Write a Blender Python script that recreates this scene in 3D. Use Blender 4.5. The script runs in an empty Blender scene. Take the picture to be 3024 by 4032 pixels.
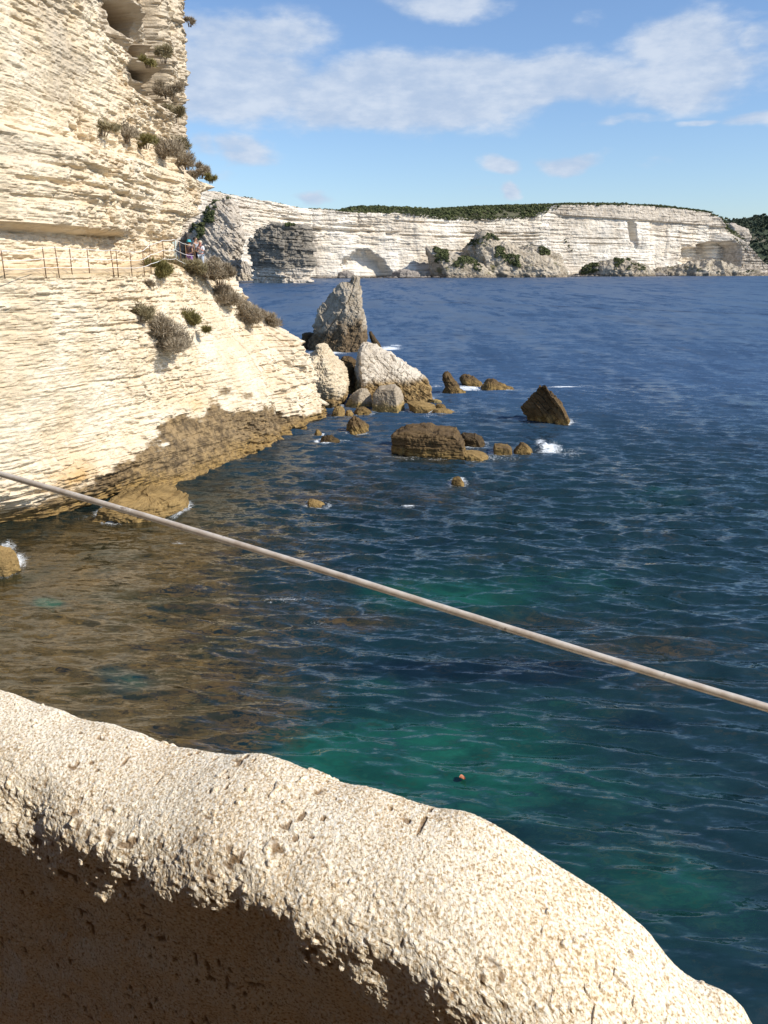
import bpy, math, random
import numpy as np
from mathutils import Vector

random.seed(7)
RNG = np.random.default_rng(11)
scene = bpy.context.scene
COL = scene.collection

# ------------------------------------------------------------------ camera
F, CX, CY = 3050.0, 1512.0, 2016.0
VH = 1052.0
H = 10.0
P = math.atan((CY - VH) / F)
SP, CP = math.sin(P), math.cos(P)

def ray(u, v):
    xc = (u - CX) / F
    yc = (CY - v) / F
    return xc, CP + yc * SP, -SP + yc * CP

def at_y(u, v, y):
    a, b, c = ray(u, v)
    t = y / b
    return np.array([a * t, y, H + c * t])

def at_z(u, v, z=0.0):
    a, b, c = ray(u, v)
    t = (z - H) / c
    return np.array([a * t, b * t, z])

def x_of(u, y, z):
    return (u - CX) / F * (y * CP - (z - H) * SP)

cam_d = bpy.data.cameras.new("camera")
cam = bpy.data.objects.new("camera", cam_d)
COL.objects.link(cam)
cam.location = (0, 0, H)
cam.rotation_euler = (math.pi / 2 - P, 0, 0)
cam_d.sensor_fit = 'HORIZONTAL'
cam_d.sensor_width = 36.0
cam_d.lens = F / 3024.0 * 36.0
cam_d.clip_start = 0.05
cam_d.clip_end = 6000
scene.camera = cam

# ------------------------------------------------------------------ noise
def _hash(ix, iy, iz, seed):
    h = (ix.astype(np.uint32) * np.uint32(374761393) + iy.astype(np.uint32) * np.uint32(668265263)
         + iz.astype(np.uint32) * np.uint32(2246822519) + np.uint32((seed * 3266489917) & 0xFFFFFFFF))
    h = (h ^ (h >> np.uint32(13))) * np.uint32(1274126177)
    h = h ^ (h >> np.uint32(16))
    h = h * np.uint32(2654435761)
    h = h ^ (h >> np.uint32(15))
    return h.astype(np.float64) / 4294967295.0

def vnoise(x, y, z=0.0, seed=0):
    x = np.asarray(x, float); y = np.asarray(y, float)
    x, y, z = np.broadcast_arrays(x, y, np.asarray(z, float))
    fx, fy, fz = np.floor(x), np.floor(y), np.floor(z)
    ix, iy, iz = fx.astype(np.int64), fy.astype(np.int64), fz.astype(np.int64)
    tx, ty, tz = x - fx, y - fy, z - fz
    tx = tx * tx * tx * (tx * (tx * 6 - 15) + 10)
    ty = ty * ty * ty * (ty * (ty * 6 - 15) + 10)
    tz = tz * tz * tz * (tz * (tz * 6 - 15) + 10)
    out = 0
    for dx in (0, 1):
        wx = tx if dx else 1 - tx
        for dy in (0, 1):
            wy = ty if dy else 1 - ty
            for dz in (0, 1):
                wz = tz if dz else 1 - tz
                out = out + _hash(ix + dx, iy + dy, iz + dz, seed) * (wx * wy * wz)
    return out * 2 - 1

def fbm(x, y, z=0.0, oct=4, seed=0, gain=0.5):
    a, s, n = 0.0, 1.0, 0.0
    f = 1.0
    for i in range(oct):
        a = a + s * vnoise(np.asarray(x) * f, np.asarray(y) * f, np.asarray(z) * f, seed + i * 17)
        n += s
        s *= gain
        f *= 2.03
    return a / n

def rnd1(k, seed):
    k = np.asarray(k)
    return _hash(k.astype(np.int64), np.zeros_like(k, dtype=np.int64) + 3, np.zeros_like(k, dtype=np.int64) + 7, seed)

def sstep(a, b, x):
    t = np.clip((x - a) / (b - a), 0, 1)
    return t * t * (3 - 2 * t)

def strata(s, q, th, seed, block=3.0, warp=0.35):
    """layered rock: 0..1 protrusion for position s along the bed and q across it"""
    q = q + warp * th * (fbm(s / (th * 9), q / (th * 5), seed * 1.7, 3, seed) + 0.3 * fbm(s / (th * 2.6), q / (th * 3), seed * 2.7, 3, seed + 40))
    k = np.floor(q / th)
    f = q / th - k
    off = rnd1(k, seed + 5) * 7.0
    per = 0.4 * rnd1(k, seed) + 0.6 * (0.5 + 0.5 * vnoise(s / (th * block * 1.6), k * 7.31, off, seed + 1))
    L = th * block * (0.35 + 0.6 * rnd1(k, seed + 8))
    blk = rnd1(np.floor(s / L + off + 0.25 * vnoise(s / L, q / th * 2, 0, seed + 3)) + k * 131, seed + 2)
    prof = 1 - np.abs(2 * f - 1) ** 9
    # some beds pinch out
    gap = sstep(-0.75, -0.2, vnoise(s / (th * 6), k * 3.7, off, seed + 6))
    return (0.35 * per + 0.65 * blk) * (1 - gap * (1 - (0.25 + 0.75 * prof)))

# ------------------------------------------------------------------ mesh helpers
def link(o):
    COL.objects.link(o)
    return o

def mesh_np(name, V, faces, mat=None, smooth=False, attrs=None, parent=None):
    me = bpy.data.meshes.new(name)
    V = np.ascontiguousarray(V, dtype=np.float32)
    me.vertices.add(len(V))
    me.vertices.foreach_set('co', V.ravel())
    loops, starts, c = [], [], 0
    for fa in faces:
        fa = np.asarray(fa, dtype=np.int32)
        if fa.size == 0:
            continue
        n = fa.shape[1]
        loops.append(fa.ravel())
        starts.append(np.arange(len(fa), dtype=np.int32) * n + c)
        c += fa.size
    loops = np.concatenate(loops); starts = np.concatenate(starts)
    me.loops.add(len(loops)); me.loops.foreach_set('vertex_index', loops)
    me.polygons.add(len(starts)); me.polygons.foreach_set('loop_start', starts)
    me.update(calc_edges=True)
    me.polygons.foreach_set('use_smooth', np.full(len(starts), bool(smooth)))
    for k, a in (attrs or {}).items():
        at = me.attributes.new(k, 'FLOAT', 'POINT')
        at.data.foreach_set('value', np.ascontiguousarray(a, dtype=np.float32).ravel())
    if mat:
        me.materials.append(mat)
    o = bpy.data.objects.new(name, me)
    link(o)
    if parent:
        o.parent = parent
    return o

def grid_faces(nr, nc, wrap=False, base=0):
    r = np.arange(nr - 1)[:, None]
    c = np.arange(nc if wrap else nc - 1)[None, :]
    c2 = (c + 1) % nc
    a = r * nc + c; b = r * nc + c2; d = (r + 1) * nc + c; e = (r + 1) * nc + c2
    return np.stack([a, b, e, d], -1).reshape(-1, 4) + base

def tag(o, label=None, cat=None, group=None, kind=None):
    if label: o['label'] = label
    if cat: o['category'] = cat
    if group: o['group'] = group
    if kind: o['kind'] = kind
    return o

def empty(name, loc=(0, 0, 0), rz=0.0):
    o = bpy.data.objects.new(name, None)
    o.location = loc
    o.rotation_euler = (0, 0, rz)
    o.empty_display_size = 0.2
    return link(o)

def tube_arrays(pts, radii, seg=8, cap=True):
    pts = np.asarray(pts, float); n = len(pts)
    if np.isscalar(radii): radii = np.full(n, radii)
    tang = np.gradient(pts, axis=0)
    tang /= np.linalg.norm(tang, axis=1)[:, None] + 1e-9
    up = np.array([0, 0, 1.0]) if abs(tang[0][2]) < 0.9 else np.array([1.0, 0, 0])
    a = np.cross(tang, up); a /= np.linalg.norm(a, axis=1)[:, None] + 1e-9
    b = np.cross(a, tang)
    th = np.linspace(0, 2 * math.pi, seg, endpoint=False)
    V = (pts[:, None, :] + (a[:, None, :] * np.cos(th)[None, :, None] + b[:, None, :] * np.sin(th)[None, :, None]) * np.asarray(radii)[:, None, None]).reshape(-1, 3)
    Fq = grid_faces(n, seg, wrap=True)
    caps = np.array([list(range(seg))[::-1], list(range((n - 1) * seg, n * seg))]) if cap else np.zeros((0, seg), int)
    return V, Fq, caps

# ------------------------------------------------------------------ material helpers
def new_mat(name):
    m = bpy.data.materials.new(name)
    m.use_nodes = True
    nt = m.node_tree
    bsdf = nt.nodes['Principled BSDF']
    return m, nt, bsdf

class NT:
    def __init__(s, nt): s.nt = nt
    def n(s, t, **kw):
        x = s.nt.nodes.new(t)
        for k, v in kw.items(): setattr(x, k, v)
        return x
    def l(s, a, b): s.nt.links.new(a, b)
    def val(s, sock, v):
        if hasattr(v, 'node'): s.l(v, sock)
        else: sock.default_value = v
    def math(s, op, a, b=0.5, c=None, clamp=False):
        x = s.n('ShaderNodeMath', operation=op, use_clamp=clamp)
        s.val(x.inputs[0], a); s.val(x.inputs[1], b)
        if c is not None: s.val(x.inputs[2], c)
        return x.outputs[0]
    def vmath(s, op, a, b=(0, 0, 0)):
        x = s.n('ShaderNodeVectorMath', operation=op)
        s.val(x.inputs[0], a); s.val(x.inputs[1], b)
        return x
    def mixc(s, f, a, b, mode='MIX'):
        x = s.n('ShaderNodeMix', data_type='RGBA', blend_type=mode)
        s.val(x.inputs[0], f)
        s.val(x.inputs[6], a if hasattr(a, 'node') else (*a, 1)); s.val(x.inputs[7], b if hasattr(b, 'node') else (*b, 1))
        return x.outputs[2]
    def mapr(s, v, a, b, c=0.0, d=1.0, smooth=True):
        x = s.n('ShaderNodeMapRange', interpolation_type='SMOOTHSTEP' if smooth else 'LINEAR')
        s.val(x.inputs[0], v); s.val(x.inputs[1], a); s.val(x.inputs[2], b); s.val(x.inputs[3], c); s.val(x.inputs[4], d)
        return x.outputs[0]
    def noise(s, vec, scale, detail=4, rough=0.55, dist=0.0):
        x = s.n('ShaderNodeTexNoise')
        if vec is not None: s.l(vec, x.inputs['Vector'])
        s.val(x.inputs['Scale'], scale); x.inputs['Detail'].default_value = detail
        x.inputs['Roughness'].default_value = rough; x.inputs['Distortion'].default_value = dist
        return x.outputs[0]
    def attr(s, name):
        return s.n('ShaderNodeAttribute', attribute_name=name).outputs['Fac']
    def pos(s):
        return s.n('ShaderNodeNewGeometry').outputs['Position']
    def scale(s, vec, sc):
        return s.vmath('MULTIPLY', vec, sc).outputs[0]
    def bump(s, h, strength, dist):
        x = s.n('ShaderNodeBump')
        x.inputs['Strength'].default_value = strength; x.inputs['Distance'].default_value = dist
        s.l(h, x.inputs['Height'])
        return x.outputs[0]

def rock_mat(name, dry1, dry2, wet1, wet2, tide, soft=1.0, sc=1.0, streak=0.0, bump=0.5, spots=None, attr_wet=None, attr_mix=None, attr_col=None):
    m, nt, b = new_mat(name)
    g = NT(nt)
    pos = g.pos()
    n1 = g.noise(pos, 0.5 * sc, 6, 0.62)
    n2 = g.noise(pos, 3.1 * sc, 5, 0.6)
    nst = g.noise(g.scale(pos, (1.6 * sc, 1.6 * sc, 9.0 * sc)), 1.0, 5, 0.65)
    f = g.mapr(g.math('ADD', g.math('MULTIPLY', n1, 0.55), g.math('MULTIPLY', nst, 0.45)), 0.36, 0.64)
    c = g.mixc(f, dry1, dry2)
    if streak:
        nv = g.noise(g.scale(pos, (3.0 * sc, 3.0 * sc, 0.35 * sc)), 1.0, 4, 0.6)
        c = g.mixc(g.math('MULTIPLY', g.mapr(nv, 0.5, 0.68), streak), c, tuple(x * 0.62 for x in dry1))
    if spots:
        ns = g.noise(pos, spots[1] * sc, 3, 0.7)
        c = g.mixc(g.mapr(ns, 0.58, 0.68), c, spots[0])
    cw = g.mixc(g.mapr(n2, 0.38, 0.62), wet1, wet2)
    if attr_wet:
        w = g.attr(attr_wet)
    else:
        z = g.n('ShaderNodeSeparateXYZ'); g.l(pos, z.inputs[0])
        zz = g.math('ADD', z.outputs[2], g.math('MULTIPLY', g.math('SUBTRACT', n1, 0.5), soft * 3))
        w = g.mapr(zz, tide + soft * 0.5, tide - soft * 0.5)
    c = g.mixc(w, c, cw)
    if attr_mix:
        c = g.mixc(g.attr(attr_mix), c, attr_col)
    c = g.mixc(g.math('MULTIPLY', g.math('SUBTRACT', n2, 0.5), 0.5), c, (1, 1, 1), 'OVERLAY')
    g.l(c, b.inputs['Base Color'])
    b.inputs['Roughness'].default_value = 0.9
    b.inputs['Specular IOR Level'].default_value = 0.2
    nb = g.math('ADD', g.noise(pos, 9 * sc, 6, 0.7), g.math('MULTIPLY', nst, 0.8))
    g.l(g.bump(nb, bump, 0.08 / sc), b.inputs['Normal'])
    return m

def plain_mat(name, col, rough=0.8, var=0.25, scale=6.0, metal=0.0, bump=0.0):
    m, nt, b = new_mat(name)
    g = NT(nt)
    n = g.noise(g.pos(), scale, 4, 0.6)
    c = g.mixc(g.mapr(n, 0.3, 0.7), tuple(x * (1 - var) for x in col), tuple(min(1, x * (1 + var)) for x in col))
    g.l(c, b.inputs['Base Color'])
    b.inputs['Roughness'].default_value = rough
    b.inputs['Metallic'].default_value = metal
    if bump:
        g.l(g.bump(n, bump, 0.01), b.inputs['Normal'])
    return m

def leaf_mat(name, c1, c2, c3, scale=4.0):
    m, nt, b = new_mat(name)
    g = NT(nt)
    n = g.noise(g.pos(), scale, 3, 0.6)
    r = g.attr('tone')
    c = g.mixc(g.mapr(n, 0.35, 0.65), c1, c2)
    c = g.mixc(g.math('MULTIPLY', r, 0.7), c, c3)
    g.l(c, b.inputs['Base Color'])
    b.inputs['Roughness'].default_value = 0.8
    b.inputs['Specular IOR Level'].default_value = 0.15
    return m

# ------------------------------------------------------------------ sun and sky
SUN_AZ = math.radians(-25.0)      # from +X towards -Y
SUN_EL = math.radians(40.0)
SD = np.array([math.cos(SUN_AZ) * math.cos(SUN_EL), math.sin(SUN_AZ) * math.cos(SUN_EL), math.sin(SUN_EL)])
sl = bpy.data.lights.new("sun", 'SUN')
sl.energy = 5.0
sl.angle = math.radians(0.53)
sl.color = (1.0, 0.945, 0.85)
so = link(bpy.data.objects.new("sun", sl))
so.location = (30, -20, 60)
so.rotation_euler = Vector(SD).to_track_quat('Z', 'Y').to_euler()

def build_world():
    w = bpy.data.worlds.new("World")
    scene.world = w
    w.use_nodes = True
    nt = w.node_tree
    g = NT(nt)
    bg = nt.nodes['Background']
    sky = g.n('ShaderNodeTexSky', sky_type='NISHITA')
    sky.sun_disc = False
    sky.sun_elevation = SUN_EL
    # sky sun_rotation is clockwise from +Y
    sky.sun_rotation = math.atan2(SD[0], SD[1])
    sky.altitude = 10
    sky.air_density = 1.0
    sky.dust_density = 0.6
    sky.ozone_density = 2.5
    tc = g.n('ShaderNodeTexCoord')
    d = g.vmath('NORMALIZE', tc.outputs['Generated']).outputs[0]
    xyz = g.n('ShaderNodeSeparateXYZ'); g.l(d, xyz.inputs[0])
    az = g.math('ARCTAN2', xyz.outputs[0], xyz.outputs[1])
    el = g.math('ARCSINE', xyz.outputs[2])
    comb = g.n('ShaderNodeCombineXYZ'); g.l(az, comb.inputs[0]); g.l(el, comb.inputs[1])
    ang = comb.outputs[0]
    # ragged edges
    warp = g.n('ShaderNodeTexNoise'); warp.inputs['Scale'].default_value = 9.0; warp.inputs['Detail'].default_value = 4
    g.l(g.scale(ang, (1.0, 2.0, 1.0)), warp.inputs['Vector'])
    wv = g.vmath('MULTIPLY', g.vmath('SUBTRACT', warp.outputs['Color'], (0.5, 0.5, 0.5)).outputs[0], (0.10, 0.05, 0.0)).outputs[0]
    angw = g.vmath('ADD', ang, wv).outputs[0]
    S = 2324 / 1659
    blobs = [(180, 95, 260, 70, .85), (170, 215, 300, 120, .95), (620, 265, 460, 95, 1), (880, 215, 330, 70, .9), (1050, 225, 330, 75, .95),
             (1430, 115, 190, 75, .95), (1420, 215, 230, 85, .95), (740, 5, 190, 38, .75), (60, 400, 55, 45, .6), (180, 415, 120, 45, .8),
             (910, 452, 60, 28, .85), (1100, 450, 95, 28, .85), (912, 540, 42, 34, .95), (360, 562, 75, 26, .8),
             (130, 490, 70, 22, .35), (1480, 350, 75, 12, .6), (1625, 337, 75, 24, .75), (1250, 342, 120, 18, .5), (1650, 110, 60, 45, .7),
             (820, 530, 55, 14, .35), (1350, 468, 80, 18, .3), (1600, 460, 90, 18, .25), (1180, 40, 60, 26, .3), (1640, 30, 50, 20, .4)]
    dens = None
    for (bx, by, rx, ry, st) in blobs:
        u0, v0 = 700 + bx * S, by * S
        a, b_, c = ray(u0, v0)
        azc = math.atan2(a, b_); elc = math.atan2(c, math.hypot(a, b_))
        sx = rx * S / F * 1.08; sy = ry * S / F * 1.08
        q = g.vmath('MULTIPLY', g.vmath('SUBTRACT', angw, (azc, elc, 0)).outputs[0], (1 / sx, 1 / sy, 0)).outputs[0]
        ln = g.vmath('LENGTH', q).outputs['Value']
        k = g.mapr(ln, 1.25, 0.25, 0.0, st)
        dens = k if dens is None else g.math('MAXIMUM', dens, k)
    # a few more outside the frame, for reflections
    nz = g.noise(g.scale(ang, (1.0, 1.9, 1.0)), 11.0, 7, 0.58)
    nz2 = g.noise(g.scale(ang, (1.0, 2.6, 1.0)), 34.0, 5, 0.6)
    tot = g.math('ADD', dens, g.math('ADD', g.math('MULTIPLY', g.math('SUBTRACT', nz, 0.5), 1.15), g.math('MULTIPLY', g.math('SUBTRACT', nz2, 0.5), 0.45)))
    cov = g.math('MULTIPLY', g.mapr(tot, 0.16, 0.85), g.mapr(dens, 0.02, 0.25))
    shade = g.mapr(g.math('ADD', g.math('MULTIPLY', nz, 0.6), g.math('MULTIPLY', nz2, 0.4)), 0.38, 0.66)
    ccol = g.mixc(shade, CLOUD_LO, CLOUD_HI)
    # clear sky a little deeper blue, as the phone shows it
    skyc = g.mixc(1.0, sky.outputs[0], SKY_TINT, 'MULTIPLY')
    col = g.mixc(g.math('MULTIPLY', cov, 0.88), skyc, ccol)
    g.l(col, bg.inputs['Color'])
    bg.inputs['Strength'].default_value = SKY_STR

SKY_STR = 0.135
CLOUD_LO = (3.3, 4.05, 5.3)
CLOUD_HI = (4.7, 5.2, 6.0)
SKY_TINT = (0.88, 0.97, 1.10)
build_world()

scene.view_settings.view_transform = 'Standard'
scene.view_settings.look = 'None'
scene.view_settings.gamma = 1.0
scene.view_settings.exposure = 0.12

# ------------------------------------------------------------------ near cliff
def zpath(y):
    return 0.45 * np.exp(-((np.asarray(y) - 41.0) / 2.2) ** 2)

TBL = [
 (-1.6, [(22,-25),(27,-20.5),(30,-17),(30.9,-14.6),(34.3,-12),(36.7,-10.1),(39.1,-9.2),(44.2,-6.7),(48.2,-6.1),(52.2,-4.4),(54.2,-3.9),(54.9,-5.4),(56.5,-14),(62,-26)]),
 (0.0,  [(22,-24),(27,-19.5),(30,-15.9),(30.9,-14.2),(34.3,-11.7),(36.7,-9.9),(39.1,-9.0),(44.2,-6.5),(48.2,-6.0),(52.2,-4.3),(54.2,-3.75),(54.9,-5.4),(56.5,-14),(62,-26)]),
 (0.7,  [(22,-23),(27,-18.2),(30,-14.9),(30.9,-13.6),(34.3,-11.4),(36.7,-9.9),(39.1,-9.0),(44.2,-6.7),(48.2,-6.2),(52.2,-4.5),(54.2,-3.95),(54.9,-5.4),(56.5,-14),(62,-26)]),
 (1.5,  [(22,-21),(27,-16.6),(30,-13.9),(31.5,-12.8),(34.3,-11.2),(36.7,-10.0),(39.1,-9.2),(44.2,-7.0),(48.2,-6.5),(52.2,-4.8),(54.2,-4.3),(54.9,-5.6),(56.5,-14),(62,-26)]),
 (2.5,  [(22,-20),(27,-16.2),(30,-13.8),(32,-12.7),(34.3,-11.5),(36.7,-10.3),(39.1,-9.5),(44.2,-7.3),(48.2,-6.8),(52.2,-5.1),(54.2,-4.6),(54.9,-5.9),(56.5,-14),(62,-26)]),
 (5.15, [(22,-19.4),(27,-16.0),(30,-13.7),(32,-12.7),(34.3,-11.8),(36.7,-10.9),(39.1,-10.2),(44.2,-8.6),(48.2,-7.8),(51,-6.9),(52.2,-5.7),(54.2,-5.4),(54.9,-6.6),(56.5,-15),(62,-26)]),
 (6.1,  [(22,-19.2),(27,-16.0),(30,-13.7),(32,-12.7),(34.3,-11.8),(36.7,-11.0),(39.1,-10.5),(44.2,-9.3),(48.2,-8.7),(52.2,-7.4),(54.2,-7.0),(54.9,-8.0),(56.5,-15.5),(62,-26)]),
 (8.2,  [(22,-19.0),(27,-16.0),(29,-14.6),(30.7,-13.1),(33,-12.1),(36,-11.3),(40,-10.75),(46,-9.8),(52,-9.1),(53.4,-9.4),(54.6,-11),(56,-16),(62,-26)]),
 (9.76, [(22,-19),(27,-16),(29,-14.6),(30.7,-13.1),(33,-12.1),(36,-11.3),(40,-10.9),(46,-10.4),(52,-9.7),(53,-10.5),(55,-16),(62,-26)]),
 (9.84, [(22,-20.4),(27,-17.4),(29,-16.0),(30.7,-14.5),(33,-13.5),(36,-12.7),(40,-12.2),(45.3,-11.6),(46.5,-12.4),(49,-17),(62,-28)]),
 (11.3, [(22,-20.6),(27,-17.6),(29,-16.3),(30.7,-14.8),(33,-13.8),(36,-12.9),(40,-12.2),(45.3,-11.6),(46.5,-12.4),(49,-17),(62,-28)]),
 (11.62,[(22,-19.6),(27,-16.6),(29,-15.2),(30.7,-13.7),(33,-12.8),(36,-12.1),(40,-12.0),(46,-11.4),(47.5,-12.2),(50,-17),(62,-28)]),
 (13.0, [(22,-19.4),(27,-16.4),(29,-15.0),(30.7,-13.5),(33,-12.6),(36,-11.9),(40,-11.6),(46,-11.1),(49,-10.9),(50,-11.6),(52,-16),(62,-27)]),
 (14.7, [(22,-19.4),(27,-16.4),(29,-15.0),(30.7,-13.6),(33,-12.7),(36,-12.1),(40,-11.6),(46,-11.0),(52,-10.5),(53,-11.5),(55,-17),(62,-27)]),
 (15.2, [(22,-20.0),(27,-17.2),(29,-15.9),(30.7,-14.5),(33,-13.8),(36,-13.2),(40,-12.7),(46,-12.0),(52,-11.3),(53.5,-12.8),(56,-18),(62,-27)]),
 (16.9, [(22,-19.6),(27,-16.8),(29,-15.4),(31,-14.3),(33,-13.6),(36,-13.1),(40,-12.5),(46,-11.9),(49.5,-12.0),(50.3,-13.8),(52.5,-13.4),(54,-12.9),(56,-13.2),(57.5,-17),(62,-26)]),
 (18.0, [(22,-19.6),(27,-16.7),(31,-14.1),(33,-13.5),(36,-13.0),(40,-12.4),(46,-11.6),(47.8,-11.6),(48.8,-14.2),(52,-14.2),(53.5,-13.0),(56.2,-13.1),(57.5,-17),(62,-26)]),
 (20.0, [(22,-19.5),(27,-16.6),(31,-14.0),(36,-12.9),(40,-12.4),(42,-12.4),(43.2,-15.0),(48,-15.2),(52,-14.3),(53.5,-13.0),(56.5,-13.2),(57.8,-17),(62,-26)]),
 (21.0, [(22,-19.5),(27,-16.6),(31,-14.0),(36,-12.8),(39,-12.4),(40.2,-15.2),(44,-16.6),(47,-15.2),(52,-14.3),(53.5,-13.0),(56.7,-13.1),(58,-17),(62,-26)]),
 (24.0, [(22,-19.5),(27,-16.7),(31,-14.2),(33.5,-13.3),(35,-15.4),(44,-16.5),(47,-15.6),(52,-14.3),(53.5,-13.2),(57.2,-12.7),(58.5,-16),(62,-26)]),
 (27.0, [(22,-19.8),(27,-17.2),(31,-15.2),(35,-16),(44,-17),(47,-15.8),(52,-14.3),(53.5,-13.2),(57.4,-12.9),(58.8,-16),(62,-26)]),
 (34.0, [(22,-22),(27,-20),(31,-19),(35,-19),(44,-19),(52,-17),(57,-16),(59,-19),(62,-28)]),
]

def build_cliff():
    ys = np.concatenate([np.arange(22, 28, 0.12), np.arange(28, 50, 0.05), np.arange(50, 62.01, 0.07)])
    zs = np.concatenate([np.arange(-1.5, 0, 0.12), np.arange(0, 9.70, 0.045), [9.74, 9.76, 9.78, 9.80, 9.82, 9.84, 9.88],
                         np.arange(9.92, 22, 0.05), np.arange(22, 34, 0.09)])
    tz = np.array([r[0] for r in TBL])
    tab = np.array([np.interp(ys, [a for a, _ in r[1]], [b for _, b in r[1]]) for r in TBL])
    # round corners along y
    ker = np.hanning(9); ker /= ker.sum()
    tab = np.array([np.convolve(np.pad(t, 4, mode='edge'), ker, 'valid') for t in tab])
    Y, Z0 = np.meshgrid(ys, zs)
    bump = zpath(Y) * np.exp(-((Z0 - 9.8) / 3.0) ** 2)
    X = np.empty_like(Y)
    idx = np.clip(np.searchsorted(tz, zs, side='right') - 1, 0, len(tz) - 2)
    f = (zs - tz[idx]) / (tz[idx + 1] - tz[idx])
    ff = f  # linear
    X = tab[idx] * (1 - ff)[:, None] + tab[idx + 1] * ff[:, None]
    Z = Z0 + bump
    # broad undulation and strata
    lo = fbm(Y * 0.22, Z * 0.3, 0.0, 4, 3)
    rough = np.clip(0.60 + 0.9 * fbm(Y * 0.16, Z * 0.22, 4.0, 3, 9), 0.38, 1.4)
    smooth_patch = (1 - 0.6 * np.exp(-(((Y - 29.5) / 5.0) ** 2 + ((Z - 6.0) / 3.4) ** 2))) * \
                   (1 - 0.8 * np.exp(-(((Y - 32.5) / 3.6) ** 2 + ((Z - 17.6) / 1.9) ** 2)))
    rough = np.where((Y > 43), rough + 0.5 * sstep(43, 46, Y) * sstep(16.5, 18, Z), rough)
    rough = rough * smooth_patch * np.where(Z < 2.6, 1.25, 1.0)
    st1 = strata(Y, Z + 0.03 * (Y - 40), 0.19, 21, 4.0, 0.22)
    st0 = strata(Y + 3, Z + 0.02 * (Y - 40), 0.105, 27, 5.0, 0.15)
    st2 = strata(Y + 5, Z + 0.04 * (Y - 40), 0.42, 33, 3.2, 0.28)
    st3 = strata(Y + 9, Z, 1.25, 41, 3.0, 0.35)
    up = sstep(9.9, 11.5, Z)
    d = 0.34 * lo + rough * ((0.20 + 0.04 * up) * (st1 - 0.5) + (0.22 + 0.22 * up) * (st2 - 0.5) + (0.22 + 0.28 * up) * (st3 - 0.5))
    d += 0.10 * (0.5 + 0.5 * rough) * (st0 - 0.5) + sstep(46, 49, Y) * (1 - up) * (0.5 * (st3 - .5) + 0.3 * (st2 - .5))
    d += (0.03 + 0.06 * rough) * fbm(Y * 2.4, Z * 3.4, 0, 4, 51) + 0.03 * vnoise(Y * 7, Z * 11, 0, 52) * (0.4 + rough)
    # slabs split by open joints towards the seaward end
    jn = np.abs(vnoise(Y * 0.42, Z * 0.05, 2.0, 61))
    d -= 0.60 * np.exp(-(jn / 0.05) ** 2) * sstep(44, 48, Y) * sstep(0.2, 0.5, vnoise(Y * 0.5, Z * 0.25, 5, 62) + .4)
    d += 0.55 * fbm(Y * 0.75, Z * 0.10, 9, 3, 63) * sstep(45, 50, Y)
    # long dark slots in the upper wall
    for (z0, y0, y1, dep, w) in ((13.15, 31, 44, .30, .11), (12.75, 37, 47, .28, .10), (13.75, 33, 42, .22, .09), (14.25, 40, 51, .25, .09), (12.2, 40, 47, .2, .09),
                                 (14.9, 28, 35, .3, .10), (8.6, 34, 40, .25, .07), (8.1, 33.6, 37.5, .28, .08), (7.6, 33.6, 38, .25, .07), (5.2, 31, 40, .15, .06)):
        zc = z0 + 0.12 * fbm(Y * 0.7, 0 * Y, z0, 3, 71)
        m = sstep(y0 - 1, y0 + 1, Y) * (1 - sstep(y1 - 1, y1 + 1, Y)) * (0.35 + 0.65 * sstep(-0.3, 0.3, vnoise(Y * 0.9, z0, 0, 72)))
        d -= dep * m * np.exp(-((Z - zc) / w) ** 4)
    # caves in the chimney
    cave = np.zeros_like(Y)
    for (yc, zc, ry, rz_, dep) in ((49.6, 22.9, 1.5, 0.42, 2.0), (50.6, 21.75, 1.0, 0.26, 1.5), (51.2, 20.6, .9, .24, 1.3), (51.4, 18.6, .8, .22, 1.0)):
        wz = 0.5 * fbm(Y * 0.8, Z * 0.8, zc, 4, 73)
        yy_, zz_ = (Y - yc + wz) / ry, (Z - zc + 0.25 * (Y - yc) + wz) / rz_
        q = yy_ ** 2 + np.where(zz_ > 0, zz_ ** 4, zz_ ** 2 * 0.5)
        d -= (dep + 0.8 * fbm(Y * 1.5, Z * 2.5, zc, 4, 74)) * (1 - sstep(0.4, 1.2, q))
        cave = np.maximum(cave, 1 - sstep(0.6, 1.5, q))  # hollow mask: dark rock tone with shade painted in
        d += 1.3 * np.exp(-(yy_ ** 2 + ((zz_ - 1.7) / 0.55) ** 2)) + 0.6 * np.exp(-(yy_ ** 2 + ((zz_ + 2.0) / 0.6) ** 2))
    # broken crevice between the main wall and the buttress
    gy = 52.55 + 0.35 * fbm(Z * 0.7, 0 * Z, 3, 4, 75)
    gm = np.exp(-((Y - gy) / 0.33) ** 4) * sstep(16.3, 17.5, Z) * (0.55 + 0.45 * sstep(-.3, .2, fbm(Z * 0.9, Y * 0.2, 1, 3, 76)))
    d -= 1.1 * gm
    cave = np.maximum(cave, 0.75 * gm)  # crevice gets the same painted shade
    ledge = np.exp(-((Z0 - 9.82) / 0.22) ** 2) * (Y < 49)
    d = d * (1 - 0.75 * ledge)
    X = X + d
    Yd = Y + 0.10 * rough * (strata(Y * 1.3 + 2, Z, 0.3, 77, 2.0) - 0.5) * (1 - ledge) - 0.25 * d
    V = np.stack([X, Yd, Z], -1).reshape(-1, 3)
    # stains
    tide = np.interp(Y, [28, 31, 34, 37, 41, 45, 49, 53], [0.6, 1.1, 1.7, 2.4, 2.9, 2.6, 1.7, 0.8])
    nn = fbm(Y * 0.35, Z * 0.8, 1, 5, 81)
    wet = sstep(0.35, -0.5, (Z - tide) + 1.5 * nn + 0.5 * (st2 - .5))
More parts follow.
